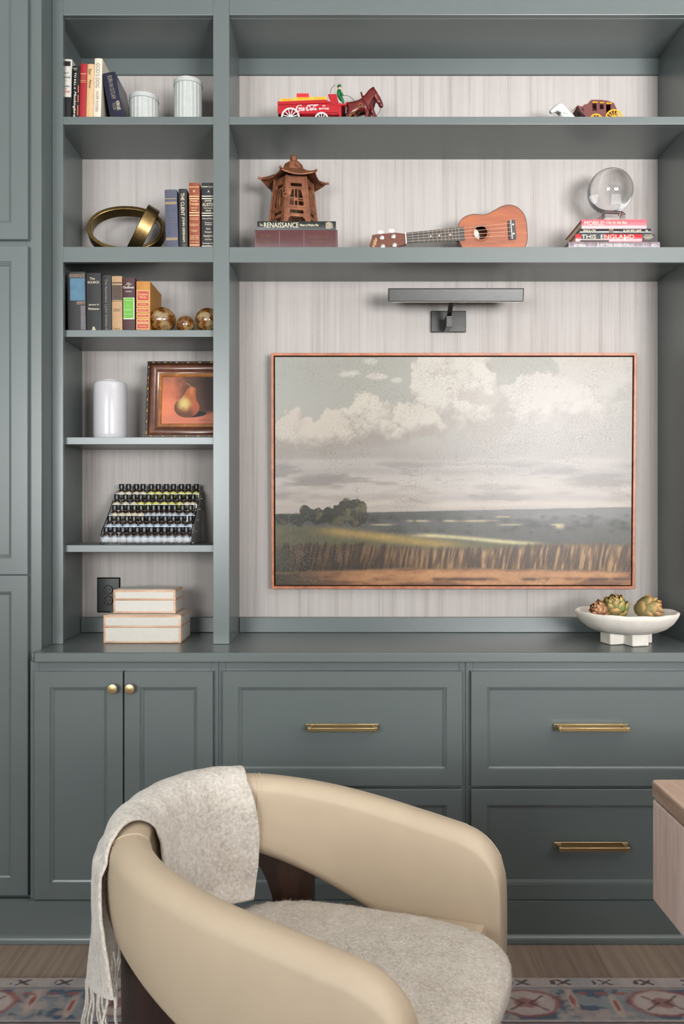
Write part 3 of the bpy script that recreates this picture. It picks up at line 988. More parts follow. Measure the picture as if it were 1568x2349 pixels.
flat('slim dark green jacketed book with white title directly under the iron lantern', 590, 770, 507.5, 527, D4 + 0.006, 0.19, C_GREENBLK,
     [(I_CREAM, 'v', 'The', 0.56, 0.03, 0.07, 0.26), (I_CREAM, 'v', 'RENAISSANCE', 0.54, 0.085, 0.525, 0.56), (I_CREAM, 'v', 'Makers of Modern Man', 0.54, 0.54, 0.78, 0.28, 0.3), (I_CREAM, 'h', 'NATIONAL', 0.885, 0.7, 0.25), (I_CREAM, 'h', 'GEOGRAPHIC', 0.915, 0.8, 0.25), (I_CREAM, 'h', 'SOCIETY', 0.945, 0.6, 0.25)], zb=z_lo, group=G4)
Z_LANT = Z0(507.5, D4 + 0.006)

# lying books under the crystal ball
G5 = 'books under the crystal ball'
D5 = 2.735
ys = [(555, 572), (537, 555), (524.5, 537), (503.5, 524.5)]
z = S2 + 0.0006
def nextz(py):
    return Z0(py, D5)
flat('grey plank patterned book at the bottom of the stack under the crystal ball', 1303, 1512, 555, 0, D5, 0.2, C_GREYWOOD,
     [(WHITE_INK, 'v', 'dōTERRA', 0.5, 0.055, 0.185, 0.34), (WHITE_INK, 'v', 'JUST THE ESSENTIALS', 0.5, 0.31, 0.70, 0.42), (WHITE_INK, 'h', 'O', 0.94, 0.34, 0.5), (WHITE_INK, 'h', '▪', 0.915, 0.16, 0.2)], zb=z, group=G5)
z = nextz(555) + 0.0003
flat('red and black jacketed book with large white capitals in the crystal ball stack', 1319, 1501, 537, 0, D5, 0.21, C_REDPHOTO,
     [(L_BLACK, 'label', 0.0, 1.0, 0.84, 1.0), (L_BLACK, 'label', 0.3, 1.0, 0.07, 0.36), (L_BLACK, 'label', 0.0, 0.2, 0.06, 0.42), (L_CREAM, 'label', 0.22, 0.30, 0.0, 0.34), (L_CREAM, 'label', 0.05, 0.55, 0.61, 0.635),
      (I_CREAM, 'v', 'THIS', 0.62, 0.075, 0.255, 0.52), (I_CREAM, 'v', 'ENGLAND', 0.62, 0.315, 0.735, 0.54), (I_CREAM, 'v', 'NATIONAL', 0.82, 0.865, 0.96, 0.13), (I_CREAM, 'v', 'GEOGRAPHIC', 0.58, 0.85, 0.975, 0.17), (I_CREAM, 'v', 'SOCIETY', 0.36, 0.87, 0.955, 0.15)], zb=z, group=G5)
z = nextz(537) + 0.0003
flat('slim black jacketed book with gold capitals, second from top under the crystal ball', 1328.5, 1492, 524.5, 0, D5, 0.18, C_BLACK,
     [(I_CREAM, 'v', 'WALK-ON', 0.5, 0.045, 0.22, 0.6), (WHITE_INK, 'label', 0.28, 0.42, 0.27, 0.54), (L_TANPATCH, 'label', 0.1, 0.95, 0.41, 0.47), (I_CREAM, 'v', 'ALAN WILLIAMS', 0.5, 0.605, 0.86, 0.56), (I_CREAM, 'h', 'III', 0.935, 0.4, 0.4)], zb=z, group=G5)
z = nextz(524.5) + 0.0003
flat('rose pink jacketed book with white title directly under the crystal ball', 1333, 1481.5, 503.5, 0, D5 + 0.004, 0.2, C_PINK,
     [(L_LIGHTPINK, 'label', 0.14, 0.3, 0.02, 0.97), (I_CREAM, 'v', 'MOBILE!', 0.58, 0.04, 0.345, 0.42), (I_CREAM, 'v', 'City by the Bay', 0.6, 0.375, 0.70, 0.40, 0.3), (L_LIGHTPINK, 'v', 'JUNIOR LEAGUE', 0.55, 0.75, 0.96, 0.13)], zb=z, group=G5)
Z_BALL = Z0(503.5, D5 + 0.004)
# ------------------------------------------------------------------ top left shelf: ribbed canisters
RIBBED = simple('white_ribbed_stoneware', (168, 171, 168), 0.45, var=0.05, nscale=60)
def canister(label, pa, pb, ytop, D, zb, nrib):
    R = (X0(pb, D) - X0(pa, D)) / 2
    c = Vector(((X0(pa, D) + X0(pb, D)) / 2, D + YC + 0.0, zb))
    h = Z0(ytop, D) - zb
    t = thing('canister', label, 'canister', c, 'ribbed canisters')
    m = MB()
    n = nrib * 8
    def ring(z, s, depth):
        return [(c.x + R * s * (1 - depth * abs(math.cos(nrib * PI * j / n)) ** 3) * math.cos(2 * PI * j / n),
                 c.y + R * s * (1 - depth * abs(math.cos(nrib * PI * j / n)) ** 3) * math.sin(2 * PI * j / n), c.z + z) for j in range(n)]
    hl = 0.020
    m.loft([ring(0.0004, 0.9, 0), ring(0.004, 0.95, 0.0), ring(0.008, 0.96, 0.055), ring(h - hl - 0.004, 0.96, 0.055), ring(h - hl, 0.94, 0.0)])
    m.build('body', RIBBED, t, angle=0.9)
    l = MB()
    T = Matrix.Translation((c.x, c.y, c.z + h - hl + 0.0004))
    l.lathe([(R * 0.95, 0), (R * 1.0, 0.0012), (R, 0.012), (R * 0.985, 0.015), (R * 0.9, 0.0175), (R * 0.5, 0.0195), (0.0005, 0.0198)], 64, T)
    l.build('lid', RIBBED, t, angle=0.5)
canister('small white ribbed canister with a lid on the top left shelf', 296.5, 364, 222, 2.80, S1 + 0.0006, 20)
canister('tall white ribbed canister with a lid near the central upright', 398.5, 464.5, 187, 2.80, S1 + 0.0006, 20)

# ------------------------------------------------------------------ brass knot
def flat_ring(m, c, R, rad, width, ax, n=96, Rz=None, pw=2.0):
    """band bent into a ring: rad = radial thickness, width = along the axis ax"""
    ax = Vector(ax).normalized()
    e1 = ax.cross(Vector((0.0, 0.0, 1.0))).normalized()
    e2 = ax.cross(e1).normalized()
    Rz = Rz or R
    def pos(a):
        ca, sa = math.cos(a), math.sin(a)
        return (R * math.copysign(abs(ca) ** (2 / pw), ca)) * e1 + (Rz * math.copysign(abs(sa) ** (2 / pw), sa)) * e2
    rings = []
    b = 0.0015
    for j in range(n):
        a = 2 * PI * j / n
        p0 = pos(a)
        tg = (pos(a + 0.02) - pos(a - 0.02)).normalized()
        d = tg.cross(ax).normalized()
        if d.dot(p0) < 0:
            d = -d
        q = []
        for r, w in ((-rad / 2, -width / 2 + b), (-rad / 2 + b, -width / 2), (rad / 2 - b, -width / 2), (rad / 2, -width / 2 + b),
                     (rad / 2, width / 2 - b), (rad / 2 - b, width / 2), (-rad / 2 + b, width / 2), (-rad / 2, width / 2 - b)):
            q.append(Vector(c) + p0 + d * r + ax * w)
        rings.append(q)
    rings.append(rings[0])
    m.loft(rings, True, (False, False))

# ------------------------------------------------------------------ amber glass balls on the loose shelf
AMBER = NT('amber_swirled_glass')
nz = AMBER.noise(AMBER.co(), 38.0, 4, 0.65)
AMBER.set(Base_Color=AMBER.ramp(nz, [(0.36, lin((70, 34, 12))), (0.48, lin((186, 116, 40))), (0.6, lin((240, 212, 156)))]),
          Roughness=0.12, Transmission_Weight=0.35, IOR=1.45, Coat_Weight=1.0, Coat_Roughness=0.03)
AMBER = AMBER.mat
for k, (pa, pb, pt, D, lab) in enumerate(((342, 403, 719, 2.775, 'large amber swirled glass ball next to the ochre book'),
                                          (404, 446, 727, 2.785, 'small amber glass ball in the middle of three'),
                                          (447, 506, 716, 2.775, 'dark amber glass ball partly hidden by the central upright'))):
    R = (X0(pb, D) - X0(pa, D)) / 2
    cx = (X0(pa, D) + X0(pb, D)) / 2
    zc = A1 + 0.0006 + R * 0.97
    t = thing('glass_ball', lab, 'glass ball', (cx, D + YC, A1 + 0.0006), 'amber glass balls')
    n = 48
    def lump(u, v, R=R, cx=cx, zc=zc, D=D, k=k):
        a, b = u * 2 * PI, v * PI
        f = 1 + 0.03 * math.cos(6 * a + k) * math.sin(b) ** 2
        return (cx + 0.86 * R * f * math.sin(b) * math.cos(a), D + YC + 0.86 * R * f * math.sin(b) * math.sin(a), zc - 0.8 * R * f * math.cos(b))
    MB().grid(lump, 49, 25).build('amber_core', AMBER, t, angle=None)
    MB().sphere((cx, D + YC, zc), R, 48, 24, (1, 1, 0.97)).build('shell', GLASS, t, angle=None)

# ------------------------------------------------------------------ white vase
VASE = simple('white_glaze', (186, 184, 187), 0.12, var=0.02, Coat_Weight=0.6, Coat_Roughness=0.04)
Dv = 2.83
cxv = X0(252.5, Dv)
Rv = (X0(290.5, Dv) - X0(214.5, Dv)) / 2
zt_ = Z0(877, Dv)
hv = zt_ - A2 - 0.0008
t = thing('vase', 'glossy white cylindrical ceramic vase with a short narrow neck', 'vase', (cxv, Dv + YC, A2 + 0.0008))
T = Matrix.Translation((cxv, Dv + YC, A2 + 0.0008))
MB().lathe([(0.001, 0), (Rv * 0.93, 0), (Rv * 0.97, 0.004), (Rv, 0.02), (Rv, hv - 0.014), (Rv * 0.985, hv - 0.007), (Rv * 0.93, hv - 0.0015), (Rv * 0.85, hv),
            (Rv * 0.56, hv + 0.0005)], 64, T, (True, True)).build('body', VASE, t, angle=0.9)
MB().lathe([(Rv * 0.53, hv + 0.0002), (Rv * 0.53, hv + 0.005), (Rv * 0.50, hv + 0.0065), (Rv * 0.45, hv + 0.006), (Rv * 0.44, hv + 0.001)], 48, T, (True, True)).build('neck', VASE, t, angle=0.9)

# ------------------------------------------------------------------ pear painting in an ornate frame
def paint_pear(nu=480, nv=440):
    u, v = np.meshgrid(np.linspace(0, 1, nu), np.linspace(0, 1, nv))       # v down
    img = np.zeros((nv, nu, 3)) + np.array(lin((196, 112, 84)))
    n = fbm(u * 7, v * 7, 5, 3)
    img = blend(img, (92, 66, 54), smooth(0.14, 0.5, u + 0.25 * (n - 0.5) - 0.28 * smooth(0.45, 0.85, v)) * (1 - smooth(0.72, 0.84, v + 0.1 * (n - 0.5))))
    img = blend(img, (58, 42, 36), smooth(0.45, 0.95, u - v * 0.25 + 0.2 * (n - 0.5)) * (1 - smooth(0.66, 0.8, v)))
    img = blend(img, (140, 96, 80), smooth(0.25, 0.0, v) * smooth(0.5, 0.1, u) * 0.7)
    img = blend(img, (228, 134, 100), smooth(0.42, 0.1, u) * smooth(0.3, 0.6, v) * 0.7)
    img = blend(img, (200, 120, 96), smooth(0.76, 0.9, v) * 0.8)
    # shadow on the table
    d = ((u - 0.62) / 0.25) ** 2 + ((v - 0.80 - 0.08 * (0.62 - u)) / 0.065) ** 2
    img = blend(img, (44, 36, 38), smooth(1.15, 0.85, d))
    # the fruit: body and neck
    def fruit(g):
        b = ((u - 0.485) / (0.245 * g)) ** 2 + ((v - 0.655) / (0.215 * g)) ** 2
        t = np.clip((v - 0.22) / 0.36, 0, 1)
        w = (0.075 + 0.125 * t ** 1.4) * g
        nk = np.abs(u - (0.575 - 0.09 * t)) / w
        inside_n = (nk < 1) & (v > 0.235 - 0.02 * (g - 1)) & (v < 0.66)
        top = ((u - 0.575) / (0.075 * g)) ** 2 + ((v - 0.275) / (0.06 * g)) ** 2
        return (b < 1) | inside_n | (top < 1)
    f = fruit(1.0).astype(float)
    sh = np.clip(((u - 0.44) ** 2 + ((v - 0.58) * 0.9) ** 2) ** 0.5 / 0.26, 0, 1)
    body = np.zeros_like(img) + np.array(lin((168, 96, 62)))
    body = blend(body, (214, 190, 120), 1 - smooth(0.1, 0.75, sh + 0.4 * (n - 0.5)))
    body = blend(body, (84, 60, 48), smooth(0.62, 0.82, v + 0.1 * (n - 0.5)) * 0.85)
    body = blend(body, (92, 70, 48), smooth(0.38, 0.25, u) * 0.9)
    body = blend(body, (176, 92, 70), smooth(0.56, 0.66, u) * smooth(0.4, 0.6, v) * 0.6)
    body = blend(body, (206, 130, 84), smooth(0.06, 0.0, np.abs(u - 0.57)) * smooth(0.45, 0.3, v) * 0.7)
    img = img * (1 - f[..., None]) + body * f[..., None]
    cu = 0.575 - 0.10 * np.clip((0.26 - v) / 0.12, 0, 1) ** 1.6
    img = blend(img, (176, 120, 92), (np.abs(u - cu) < 0.011) * (v > 0.13) * (v < 0.27) * 0.9)
    s = (np.abs(v - 0.925 - 0.012 * np.sin(u * 160)) < 0.007) & (u > 0.72) & (u < 0.98) & (np.sin(u * 310) > -0.5)
    img = blend(img, (70, 48, 42), s * 0.9)
    return (img[0::2, 0::2] + img[1::2, 0::2] + img[0::2, 1::2] + img[1::2, 1::2]) / 4

def picture(mb, x0, z0, x1, z1, y, img, M=None):
    """a flat canvas whose paint layer is the array img (rows from the top)"""
    nv, nu = img.shape[:2]
    mb.grid(lambda a, b: (x0 + (x1 - x0) * a, y, z1 + (z0 - z1) * b), nu, nv, M)
    mb.f = [tuple(reversed(q)) for q in mb.f]
    mb.col = img.reshape(-1, 3)
    return mb

FRAME_WOOD = wood('chestnut_frame', (58, 30, 20), (88, 50, 32), (120, 74, 44), (8, 8, 8), 0.3, coat=0.4)
FRAME_GOLD = wood('rubbed_gilt', (104, 60, 26), (140, 88, 40), (176, 122, 60), (12, 12, 12), 0.35)
FRAME_BLACK = simple('blackened_edge', (34, 24, 20), 0.4, var=0.4)
GILT = metal('gilt_bead', (210, 150, 78), 0.3)
Dp = 2.80
xf0, xf1 = X0(331, Dp), X0(331 + 190, Dp)
zf0 = A2 + 0.001
hf = Z0(827, Dp + 0.03) - zf0
wf = xf1 - xf0
t = thing('framed_picture', 'pear still life in an ornate brown and gilt frame leaning on the shelf', 'picture', ((xf0 + xf1) / 2, Dp + YC, zf0))
tilt = math.radians(-9)
M = Matrix.Translation((xf0, Dp + YC, zf0 + 0.0042)) @ Matrix.Rotation(tilt, 4, 'X')
def frame_loft(m, x0, z0, x1, z1, prof, M=None):
    rings = []
    for d, y in prof:
        rings.append([(x0 + d, y, z0 + d), (x1 - d, y, z0 + d), (x1 - d, y, z1 - d), (x0 + d, y, z1 - d)])
    m.loft(rings, True, (False, False), M)
    return m
s = 1.46e-3                                # metres per pixel at the frame
frame_loft(MB(), 0, 0, wf, hf, [(0.012, 0.022), (0.0, 0.022), (0.0, 0.004), (0.001, 0.002), (6.5 * s, 0.001), (7.5 * s, 0.006)], M).build('outer_edge', FRAME_BLACK, t, angle=0.5)
frame_loft(MB(), 0, 0, wf, hf, [(7.5 * s, 0.010), (7.5 * s, 0.005), (10 * s, 0.001), (14 * s, -0.001), (18 * s, 0.001), (22 * s, 0.006), (25 * s, 0.010), (28 * s, 0.012)], M).build('moulding', FRAME_WOOD, t, angle=0.7)
frame_loft(MB(), 0, 0, wf, hf, [(27.5 * s, 0.016), (27.5 * s, 0.0095), (29 * s, 0.0095), (30 * s, 0.011), (33 * s, 0.011), (36 * s, 0.015)], M).build('inner_slip', FRAME_GOLD, t, angle=0.5)
bd = MB()
for side in range(4):
    L = wf if side % 2 == 0 else hf
    nb_ = 7
    for i in range(nb_):
        a = L * (i + 0.5) / nb_
        for kind in range(4):
            q = a + (0 if kind == 0 else (kind - 2) * 0.0032 + L / nb_ / 2)
            if q > L - 0.004 or q < 0.004:
                continue
            hw = 0.0072 if kind == 0 else 0.0011
            p = {0: (q, 3.6 * s), 1: (wf - 3.6 * s, q), 2: (q, hf - 3.6 * s), 3: (3.6 * s, q)}[side]
            if side % 2 == 0:
                bd.sphere((p[0], 0.001, p[1]), 1.0, 8, 6, (hw, 0.0016, 0.0017), M)
            else:
                bd.sphere((p[0], 0.001, p[1]), 1.0, 8, 6, (0.0017, 0.0016, hw), M)
bd.build('beading', GILT, t, angle=None)
picture(MB(), 35.5 * s, 35.5 * s, wf - 35.5 * s, hf - 35.5 * s, 0.0145, paint_pear() * 0.74, M).build('canvas', painted('pear_painting', 0.4), t, smooth=False)

# ------------------------------------------------------------------ outlet behind the boxes
t = thing('wall_outlet', 'black wall outlet plate with two round sockets behind the boxes', 'outlet', (X0(248, 2.96), BACK, Z0(1366, 2.96)))
xo0, xo1, zo0, zo1 = X0(221.5, 2.96), X0(274.5, 2.96), Z0(1405.5, 2.96), Z0(1325, 2.96)
yb = BACK - 0.0006
m = MB().loft([[(xo0 + d, y, zo0 + d), (xo1 - d, y, zo0 + d), (xo1 - d, y, zo1 - d), (xo0 + d, y, zo1 - d)] for d, y in ((0, yb), (0, yb - 0.003), (0.004, yb - 0.0065))])
m.build('plate', BLACK, t, angle=0.3)
for zz in (Z0(1353, 2.96), Z0(1378, 2.96)):
    T = Matrix.Translation(((xo0 + xo1) / 2, yb - 0.0066, zz)) @ Matrix.Rotation(PI / 2, 4, 'X')
    k = MB().lathe([(0.0165, 0), (0.0165, 0.002), (0.0145, 0.0035), (0.0005, 0.0035)], 32, T).build('socket', BLACK, t, angle=0.5)
    q = MB()
    for sx, hh in ((-0.006, 0.005), (0.006, 0.004)):
        q.box((xo0 + xo1) / 2 + sx - 0.001, yb - 0.0104, zz - hh + 0.002, (xo0 + xo1) / 2 + sx + 0.001, yb - 0.0102, zz + hh + 0.002)
    q.box((xo0 + xo1) / 2 - 0.002, yb - 0.0104, zz - 0.0095, (xo0 + xo1) / 2 + 0.002, yb - 0.0102, zz - 0.006)
    q.build('slot', simple('black_slot', (5, 5, 5), 0.8), k, smooth=False)

# ------------------------------------------------------------------ bone inlay boxes
BOXWOOD = wood('pale_mango_wood', (150, 112, 88), (186, 150, 122), (206, 176, 150), (6, 40, 40), 0.5)
BONE = simple('ivory_panel', (188, 183, 174), 0.35, var=0.03, nscale=80)
def keepsake(label, xa, xb, D, depth, zb, h, top_panel=True):
    x0, x1 = X0(xa, D), X0(xb, D)
    y0 = D + YC
    y1 = y0 + depth
    t = thing('keepsake_box', label, 'box', ((x0 + x1) / 2, y0 + depth / 2, zb), 'inlaid boxes on the counter')
    zb += 0.0004
    zl = zb + h * 0.56                    # lid line
    MB().box(x0, y0, zb, x1, y1, zl - 0.0003).build('body', BOXWOOD, t, smooth=False, bevel=0.0012)
    lid = MB().box(x0, y0, zl, x1, y1, zb + h).build('lid', BOXWOOD, t, smooth=False, bevel=0.0012)
    e, p = 0.0075, 0.0007
    for par, za, zc in ((t, zb + e * 0.9, zl - 0.001), (lid, zl + e * 0.85, zb + h - e)):
        m = MB()
        m.box(x0 + e, y0 - p, za, x1 - e, y0 + 0.001, zc)
        m.box(x1 - 0.001, y0 + e, za, x1 + p, y1 - e, zc)
        m.box(x0 - p, y0 + e, za, x0 + 0.001, y1 - e, zc)
        if par is lid and top_panel:
            m.box(x0 + e, y0 + e, zb + h - 0.001, x1 - e, y1 - e, zb + h + p)
        m.build('inlay', BONE, par, smooth=False)
    return zb + h
ztop = keepsake('larger white inlaid wooden box at the bottom of the pair on the counter', 237, 415, 2.715, 0.164, CT + 0.0006, 0.0905)
keepsake('smaller white inlaid wooden box resting on the larger box', 259.5, 402.5, 2.748, 0.12, ztop + 0.0012, 0.0775)
FRONT = Matrix(((1, 0, 0, 0), (0, 0, -1, 0), (0, 1, 0, 0), (0, 0, 0, 1)))     # local x,y -> room x,z ; local z -> towards the lens
def at(D):
    """local x,y plane standing at distance D"""
    return Matrix.Translation((0, D + YC, 0)) @ FRONT
def pxs(pts, D):
    return [(X0(a, D), Z0(b, D)) for a, b in pts]
def circle(c, r, n=24, ry=None, a0=0.0):
    return [(c[0] + r * math.cos(2 * PI * i / n + a0), c[1] + (ry or r) * math.sin(2 * PI * i / n + a0)) for i in range(n)]
def rrect(x0, y0, x1, y1, r, n=4):
    out = []
    for cx, cy, a in ((x1 - r, y0 + r, -PI / 2), (x1 - r, y1 - r, 0), (x0 + r, y1 - r, PI / 2), (x0 + r, y0 + r, PI)):
        out += [(cx + r * math.cos(a + PI / 2 * i / n), cy + r * math.sin(a + PI / 2 * i / n)) for i in range(n + 1)]
    return out
def spline(pts, n=8, closed=False):
    """Catmull-Rom through points of any dimension"""
    pts = [np.array(p, float) for p in pts]
    m = len(pts)
    out = []
    for i in range(m if closed else m - 1):
        g = (lambda k: pts[k % m]) if closed else (lambda k: pts[min(max(k, 0), m - 1)])
        p0, p1, p2, p3 = g(i - 1), g(i), g(i + 1), g(i + 2)
        for j in range(n):
            t = j / n
            out.append(tuple(0.5 * ((2 * p1) + (p2 - p0) * t + (2 * p0 - 5 * p1 + 4 * p2 - p3) * t * t + (3 * p1 - p0 - 3 * p2 + p3) * t ** 3)))
    if not closed:
        out.append(tuple(pts[-1]))
    return out

# ------------------------------------------------------------------ brass knot sculpture
kc = P(291, 575, 2.835)
t = thing('knot_sculpture', 'antique brass sculpture of two interlocked flat rings on the second shelf', 'sculpture', (kc.x, kc.y, S2))
m = MB()
R1 = 0.122
flat_ring(m, (X0(291, 2.845), 2.842 + YC, S2 + 0.0965), R1, 0.013, 0.040, (0.08, -0.93, 0.36), Rz=0.085, pw=2.1)
m.build('ring', OLD_BRASS, t, angle=0.5)
m = MB()
R2 = 0.077
flat_ring(m, (X0(327, 2.80), 2.805 + YC, S2 + 0.0885), R2, 0.013, 0.042, (0.89, 0.36, -0.45))
m.build('ring', OLD_BRASS, t, angle=0.5)

# ------------------------------------------------------------------ acrylic riser with small dark bottles
ACRYLIC = NT('clear_acrylic')
ACRYLIC.set(Base_Color=(0.97, 0.98, 1.0), Roughness=0.03, Transmission_Weight=1.0, IOR=1.3, Specular_IOR_Level=0.6)
ACRYLIC = ACRYLIC.mat
rows_px = [  # front row first: columns in the photograph
    [295, 383, 470, 548, 622, 695, 770, 840, 910, 985, 1065, 1140],
    [333, 422, 512, 587, 677, 752, 835, 918, 1005, 1085, 1185],
    [383, 460, 530, 592, 662, 735, 795, 850, 905, 960, 1018, 1100, 1185],
    [405, 498, 585, 660, 742, 820, 905, 985, 1070, 1150, 1212],
    [455, 530, 613, 683, 770, 845, 930, 1005, 1088, 1163, 1248]]
rackD = [2.754 + 0.0425 * k for k in range(5)]
rackZ = [A3 + 0.0046 + 0.0368 * k for k in range(5)]
xr0, xr1 = X0(231.5, 2.742), X0(439.5, 2.742)
t = thing('display_riser', 'clear acrylic stepped riser holding rows of small dark bottles', 'riser', ((xr0 + xr1) / 2, 2.84 + YC, A3))
m = MB()
prof_top = []
for k in range(5):
    d0, d1 = rackD[k] - 0.0175, rackD[k] + 0.0235
    m.box(xr0 + 0.0035, d0 + YC + 0.0022, rackZ[k] - 0.0035, xr1 - 0.0035, d1 + YC, rackZ[k] - 0.0004)
m.build('step', ACRYLIC, t, smooth=False)
for k in range(5):
    d0 = rackD[k] - 0.0175
    MB().box(xr0 + 0.0035, d0 + YC, rackZ[k] - 0.0035 if k else A3 + 0.0008, xr1 - 0.0035, d0 + YC + 0.002, rackZ[k] + 0.020).build('lip', ACRYLIC, t, smooth=False)
side = [(2.735 + YC, A3 + 0.0006), (2.945 + YC, A3 + 0.0006), (2.945 + YC, rackZ[4] + 0.028), (2.932 + YC, rackZ[4] + 0.030), (2.90 + YC, rackZ[4] + 0.012),
        (2.84 + YC, rackZ[2] + 0.034), (2.785 + YC, rackZ[1] + 0.03), (2.745 + YC, A3 + 0.045), (2.735 + YC, A3 + 0.028)]
for xa in (xr0, xr1 - 0.003):
    MB().loft([[(xa, y, z) for y, z in side], [(xa + 0.003, y, z) for y, z in side]]).build('side_panel', ACRYLIC, t, smooth=False)
pins = MB()
for k in range(5):
    for xa, sgn in ((xr0, -1), (xr1, 1)):
        pins.cyl((xa, rackD[k] + YC + 0.012, rackZ[k] + 0.001), (xa + sgn * 0.004, rackD[k] + YC + 0.012, rackZ[k] + 0.001), 0.0026, 10)
pins.build('pin', STEEL, t)

DARKGLASS = NT('dark_amber_glass')
DARKGLASS.set(Base_Color=lin((34, 17, 9)), Roughness=0.08, Specular_IOR_Level=0.8, Coat_Weight=0.5)
DARKGLASS = DARKGLASS.mat
CAPM = simple('black_ribbed_cap', (16, 16, 17), 0.28)
LABS = {'pale blue': simple('pale_blue_label', (136, 150, 166), 0.4, var=0.2, nscale=300), 'yellow green': simple('yellow_green_label', (166, 162, 66), 0.45, var=0.25, nscale=300),
        'silver grey': simple('silver_grey_label', (116, 122, 130), 0.3, var=0.25, nscale=300), 'cream': simple('cream_label', (164, 156, 130), 0.45, var=0.2, nscale=300)}
def make_bottle(labmat, wide):
    b = thing('bottle', '', 'bottle', (0, 0, 0))
    r = 0.0114
    MB().lathe([(0.001, 0.0004), (r - 0.001, 0.0004), (r, 0.0014), (r, 0.029), (r - 0.0012, 0.0318), (0.0072, 0.0338), (0.0068, 0.0362), (0.001, 0.0362)], 20).build('body', DARKGLASS, b, angle=0.7)
    rc = 0.0098 if wide else 0.0087
    n = 40
    cap = MB()
    cap.loft([[(rc * s * (1 - 0.035 * (j % 2)) * math.cos(2 * PI * j / n), rc * s * (1 - 0.035 * (j % 2)) * math.sin(2 * PI * j / n), z) for j in range(n)]
              for s, z in ((0.99, 0.0364), (1.0, 0.037), (1.0, 0.0515), (0.93, 0.0535), (0.4, 0.054))])
    cap.build('cap', CAPM, b, angle=0.7)
    lb = MB()
    lb.grid(lambda u, v: ((r + 0.0003) * math.sin((u - 0.5) * 3.6), -(r + 0.0003) * math.cos((u - 0.5) * 3.6), 0.0045 + 0.0215 * v), 15, 2)
    lb.build('label', labmat, b)
    return b
protos = {}
rownames = ['front row', 'second row up', 'middle row', 'fourth row up', 'top row']
ordn = ['first', 'second', 'third', 'fourth', 'fifth', 'sixth', 'seventh', 'eighth', 'ninth', 'tenth', 'eleventh', 'twelfth', 'thirteenth']
for k, row in enumerate(rows_px):
    for i, zx in enumerate(row):
        D = rackD[k]
        x = X0(180 + zx / 4.612, D)
        lab = ['silver grey', 'pale blue', 'cream' if i < 5 else 'silver grey', 'yellow green' if 2 < i < 9 else 'cream', 'yellow green' if i > 3 else 'cream'][k]
        key = (lab, k == 0 and 0 < i < 11)
        if key not in protos:
            b = protos[key] = make_bottle(LABS[lab], key[1])
        else:
            b = copy_tree(protos[key])
        b.location = (x, D + YC, rackZ[k] - 0.0004)
        dz = [0.0, 0.0, 0.002 if i % 3 else -0.001, -0.005 if i > 8 else 0.0, 0.0][k]
        pos = ordn[i] + ' from the left' if i < len(row) - 1 else 'last on the right'
        tag(b, 'dark bottle with black cap, %s, %s of the riser' % (pos, rownames[k]), 'bottle', 'small dark bottles on the acrylic riser')

# ------------------------------------------------------------------ iron lantern
RUST = NT('rust_brown_cast_iron')
nz = RUST.noise(RUST.co(), 40.0, 5, 0.65)
RUST.set(Base_Color=RUST.ramp(nz, [(0.3, lin((84, 47, 28))), (0.52, lin((118, 70, 43))), (0.7, lin((140, 90, 59)))]), Roughness=0.62, Metallic=0.15)
RUST.bump(RUST.noise(RUST.co(), 260.0, 3), 0.25, 0.001)
RUST = RUST.mat
LC = Vector((X0(673, 2.83), 2.83 + YC, Z_LANT + 0.0006))
lan = thing('lantern', 'rust brown cast iron pagoda lantern standing on two lying books', 'lantern', LC)
A0 = math.radians(-90 + 12)               # azimuth of the panel that faces the room
HB, WB, WT = 0.162, 0.085, 0.0655
def hexpt(R, k, z, rot=0.0):
    a = A0 + PI / 6 + k * PI / 3 + rot
    return (LC.x + R * math.cos(a), LC.y + R * math.sin(a), LC.z + z)
